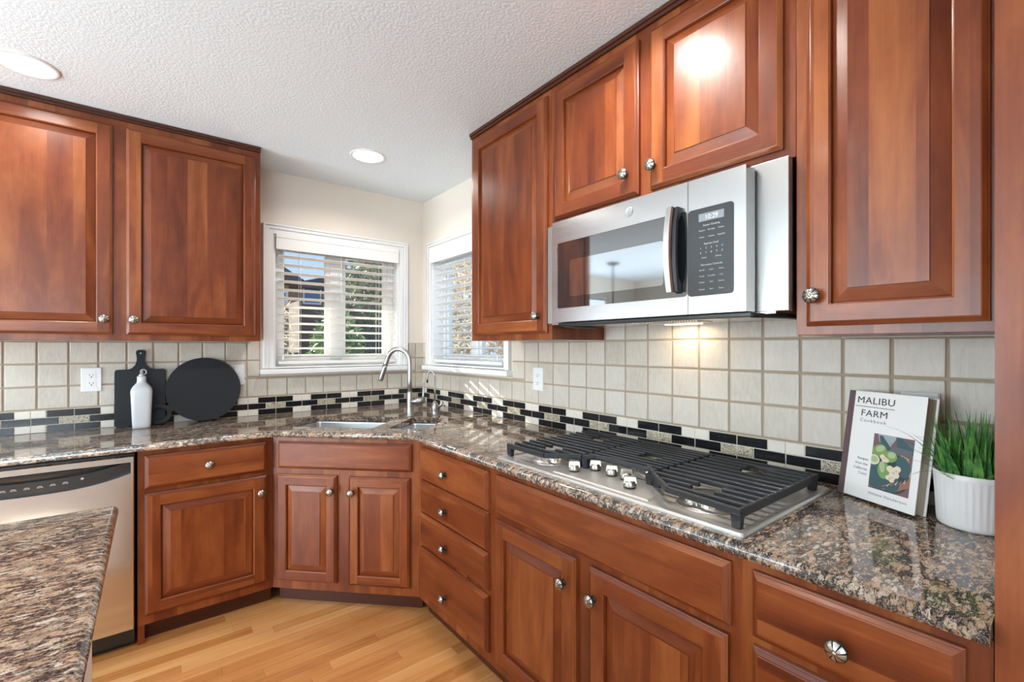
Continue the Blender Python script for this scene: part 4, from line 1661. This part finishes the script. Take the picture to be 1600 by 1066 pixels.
# potted grass
pg = thing('potted_grass', 'green artificial grass plant in a white ribbed pot beside the tall cabinet', 'plant', (-0.120, -3.0165, CT + .0005), 0)
def rib(a, h):
    return 1.0 + (.018 * abs(math.sin(a * 18)) if .012 < h < .112 else 0.0)
b = MB()
b.lathe([(.050, 0), (.060, .0), (.0635, .004), (.0640, .013), (.0665, .07), (.0690, .111), (.0705, .114), (.0712, .126), (.0700, .128), (.0675, .126), (.066, .100)], 144, smooth=True, rfun=rib, cap1=False)
b.build('pot', POTM, pg)
MB().lathe([(.0665, .104), (.04, .108), (.002, .110)], 24).build('soil', SOIL, pg)
b = MB()
rnd = random.Random(11)
def blade(base, az, L, lean_, droop, w):
    n_ = 7
    d = Vector((math.cos(az), math.sin(az), 0))
    side = Vector((-d.y, d.x, 0))
    P = Vector(base)
    ang = lean_
    left, right = [], []
    for i in range(n_ + 1):
        t = i / n_
        ww = w * (1 - t ** 1.6) * (0.55 + 0.9 * min(t * 3, 1) * .5)
        sag = Vector((0, 0, -.0007))
        left.append(P - side * ww + d * .0)
        right.append(P + side * ww)
        ang += droop / n_ * (0.4 + 1.2 * t)
        P = P + (d * math.sin(ang) + Vector((0, 0, math.cos(ang)))) * (L / n_)
    mid = [(l + r_) / 2 + Vector((0, 0, -.0006)) - d * .0008 for l, r_ in zip(left, right)]
    for i in range(n_):
        b.add([left[i], mid[i], mid[i + 1], left[i + 1]], [(0, 1, 2, 3)], 0, 2, True)
        b.add([mid[i], right[i], right[i + 1], mid[i + 1]], [(0, 1, 2, 3)], 0, 2, True)
for k in range(210):
    r = .058 * math.sqrt(rnd.random())
    t = rnd.random() * 2 * PI
    az = t + rnd.uniform(-1.0, 1.0)
    L = rnd.uniform(.085, .168)
    le = rnd.uniform(.0, .28) + r * 3.2
    dr = rnd.choice((rnd.uniform(.1, .5), rnd.uniform(.5, 1.5)))
    # blades near the wall or the tall cabinet stand straighter
    tight = math.cos(az) > .35 or math.sin(az) < -.45 or math.sin(az) > .75
    if tight:
        le *= .4; dr *= .35
    if math.sin(az) < -.15:
        le *= .45; dr *= .4
    blade((r * math.cos(t), r * math.sin(t), .106), az, L, le, dr, rnd.uniform(.0026, .0062))
# long stray blades reaching out in front of the book, and a few bent over the rim
for az, L, le, dr, w in ((2.45, .200, .50, .85, .0042), (2.56, .190, .72, .80, .0036), (2.40, .150, .35, .8, .0040), (2.66, .172, .95, .60, .0034), (2.78, .16, 1.05, .75, .0032), (2.9, .12, .5, .6, .0035), (3.6, .12, .55, 1.9, .0050), (3.75, .10, 1.0, 1.9, .0050), (4.0, .09, .4, .9, .005), (3.3, .12, .3, 1.1, .0045)):
    blade((.054 * math.cos(az), .054 * math.sin(az), .108), az, L, le, dr, w)
b.build('grass_blades', GRASS, pg, fix=False)

# ================================================================== island
isl = thing('kitchen_island', 'kitchen island with granite top and off-white base at lower left', 'kitchen island', (0, 0, 0))
ifront = [(-3.10, -1.572), (-1.722, -1.572), (-1.710, -1.584), (-1.710, -2.95), (-3.10, -2.95)]
ifront = ifront[::-1]
slab_with_holes('granite_slab', ifront, [], [], 0.8825, CT, GRANITE, isl)
MB().box(-3.04, -1.758, -2.89, -1.64, FLOOR, 0.8815).build('island_base', ISLANDP, isl, bevel=.003)

# ================================================================== ceiling lights
def can(x, y, e, label):
    t = thing('recessed_light', label, 'ceiling light', (x, y, CEIL), 0, 'recessed ceiling lights')
    b = MB()
    b.lathe([(.100, -.0004), (.100, -.003), (.096, -.0055), (.086, -.0055), (.082, -.002), (.082, -.0006)], 40, cap0=False, cap1=False)
    b.build('trim_ring', TRIMP, t)
    MB().lathe([(.082, -.0012), (.07, -.002), (.001, -.002)], 36, cap0=False).build('lens', LENS, t)
    lo_ = light('recessed_light_lamp', 'AREA', (0, 0, -.010), e, (1.0, 0.96, 0.90), (0, 0, -1), shape='DISK', size=.15)
    lo_.data.spread = R(150)
    lo_.parent = t
can(-2.03, -.61, 2.6, 'round recessed ceiling light above the left wall cabinet')
can(-.657, -.593, 4.5, 'round recessed ceiling light near the corner of the windows')
can(-.675, -2.29, 8, 'round recessed ceiling light above the cooktop side of the room')
can(-2.03, -2.29, 5, 'round recessed ceiling light above the island')

# pendant over the dining nook, seen mirrored in the microwave glass
pn = thing('pendant_lamp', 'slim bronze pendant lamp seen reflected in the microwave door glass', 'lamp', (-3.98, .74, CEIL), 0)
BRONZE = plain('dark_bronze', (0.05, 0.045, 0.04, 1), .4, .8)
MB().lathe([(.085, -.0005), (.085, -.010), (.06, -.022), (.02, -.032), (.012, -.04)], 24).build('canopy', BRONZE, pn)
MB().tube([(0, 0, -.035), (0, 0, -.85)], .009, 10).build('rod', BRONZE, pn)
MB().lathe([(.02, -.84), (.05, -.86), (.17, -.98), (.175, -1.0), (.165, -.99), (.04, -.87)], 28, cap1=False).build('shade', BRONZE, pn)


# ================================================================== outside
GZ = -0.35
struct(MB().box(-30, 40, .16, 60, GZ - .1, GZ).build('ground', GROUND))

def foliage(name, label, cat, c, rad, n, size, mat, seed, trunk=True, thin=1.0, group=None):
    r_ = random.Random(seed)
    t = thing(name, label, cat, (c[0], c[1], GZ), 0, group)
    b = MB()
    for i in range(n):
        d = Vector((r_.gauss(0, 1), r_.gauss(0, 1), r_.gauss(0, 1))).normalized()
        k = (0.55 + .5 * r_.random())
        p = Vector((d.x * rad[0] * k, d.y * rad[1] * k, c[2] - GZ + d.z * rad[2] * k))
        if p.z < .02:
            p.z = .02 + r_.random() * .3
        s_ = size * r_.uniform(.6, 1.4)
        a_ = Vector((r_.gauss(0, 1), r_.gauss(0, 1), r_.gauss(0, .8))).normalized()
        q = a_.cross(Vector((r_.gauss(0, 1), r_.gauss(0, 1), r_.gauss(0, 1)))).normalized()
        a_ = a_ * s_
        q = q * s_ * .42 * thin
        b.add([p - a_, p + q * .8, p + a_, p - q * .8], [(0, 1, 2, 3)], 0)
    b.build('foliage', mat, t, fix=False)
    if trunk:
        MB().lathe([(.09, 0), (.07, .5), (.05, (c[2] - GZ))], 10).build('trunk', BARK, t)
    return t

foliage('evergreen_tree', 'dense evergreen seen through the right half of the left-hand window', 'tree', (2.25, 6.6, 1.3), (1.2, 1.0, 2.9), 5200, .13, EVERGREEN, 3, True, .5)
foliage('shrub', 'green leafy shrub seen through the left half of the left-hand window', 'shrub', (.86, 4.85, .85), (.50, .5, 1.1), 2600, .07, SHRUB, 5, True, .8)
foliage('bare_shrub', 'tan twiggy shrub filling the view through the corner window', 'shrub', (5.4, 7.8, 1.6), (1.7, 2.2, 3.6), 9000, .24, TWIG, 8, True, .22)
foliage('bare_tree', 'thin bare tan branches at the left edge of the left-hand window', 'tree', (-.05, 4.7, 1.35), (.16, .3, .9), 220, .16, TWIG, 9, True, .12)

def house(name, label, x0, x1, y0, y1, ze, zr, wallm, ridge='x', windows=()):
    t = thing(name, label, 'house', ((x0 + x1) / 2, (y0 + y1) / 2, GZ), 0)
    cx, cy = (x0 + x1) / 2, (y0 + y1) / 2
    X0, X1, Y0, Y1 = x0 - cx, x1 - cx, y0 - cy, y1 - cy
    e_ = ze - GZ
    r_ = zr - GZ
    MB().box(X0, X1, Y0, Y1, 0, e_).build('walls', wallm, t)
    b = MB()
    if ridge == 'x':
        b.prism([(Y0 - .4, e_), (0, r_), (Y1 + .4, e_), (Y1 + .4, e_ - .15), (Y0 - .4, e_ - .15)], X0 - .3, X1 + .3, 'yz')
    else:
        b.prism([(X0 - .4, e_), (0, r_), (X1 + .4, e_), (X1 + .4, e_ - .15), (X0 - .4, e_ - .15)], Y0 - .3, Y1 + .3, 'xz')
    b.build('roof', ROOFM, t)
    for wx, wz, ww, wh in windows:
        f = MB().box(wx - ww / 2 - .08 - cx, wx + ww / 2 + .08 - cx, Y0 - .05, Y0 - .002, wz - wh / 2 - .08 - GZ, wz + wh / 2 + .08 - GZ).build('window', TRIMP, t)
        MB().box(wx - ww / 2 - cx, wx + ww / 2 - cx, Y0 - .07, Y0 - .051, wz - wh / 2 - GZ, wz + wh / 2 - GZ).build('pane', BLUEGLASS, f)
    return t

house('house', 'brown neighbouring house with a blue reflecting window, beyond the shrub', 3.35, 10.0, 18.0, 25.0, 4.0, 5.1, SIDING, 'y', [(3.86, 3.6, .62, .68)])
house('house', 'tan neighbouring house with sloping roof at the far left of the window view', -4.2, 1.85, 13.0, 17.5, 3.5, 5.6, TANSIDE, 'y', [(1.58, 2.95, .32, .22)])
fn = thing('fence', 'grey board fence low behind the shrubs outside', 'fence', (0, 8.2, GZ), 0)
b = MB()
for i in range(41):
    b.box(-3 + i * .15, -2.86 + i * .15, 0, .02, 0, 1.55)
b.build('boards', FENCEM, fn)
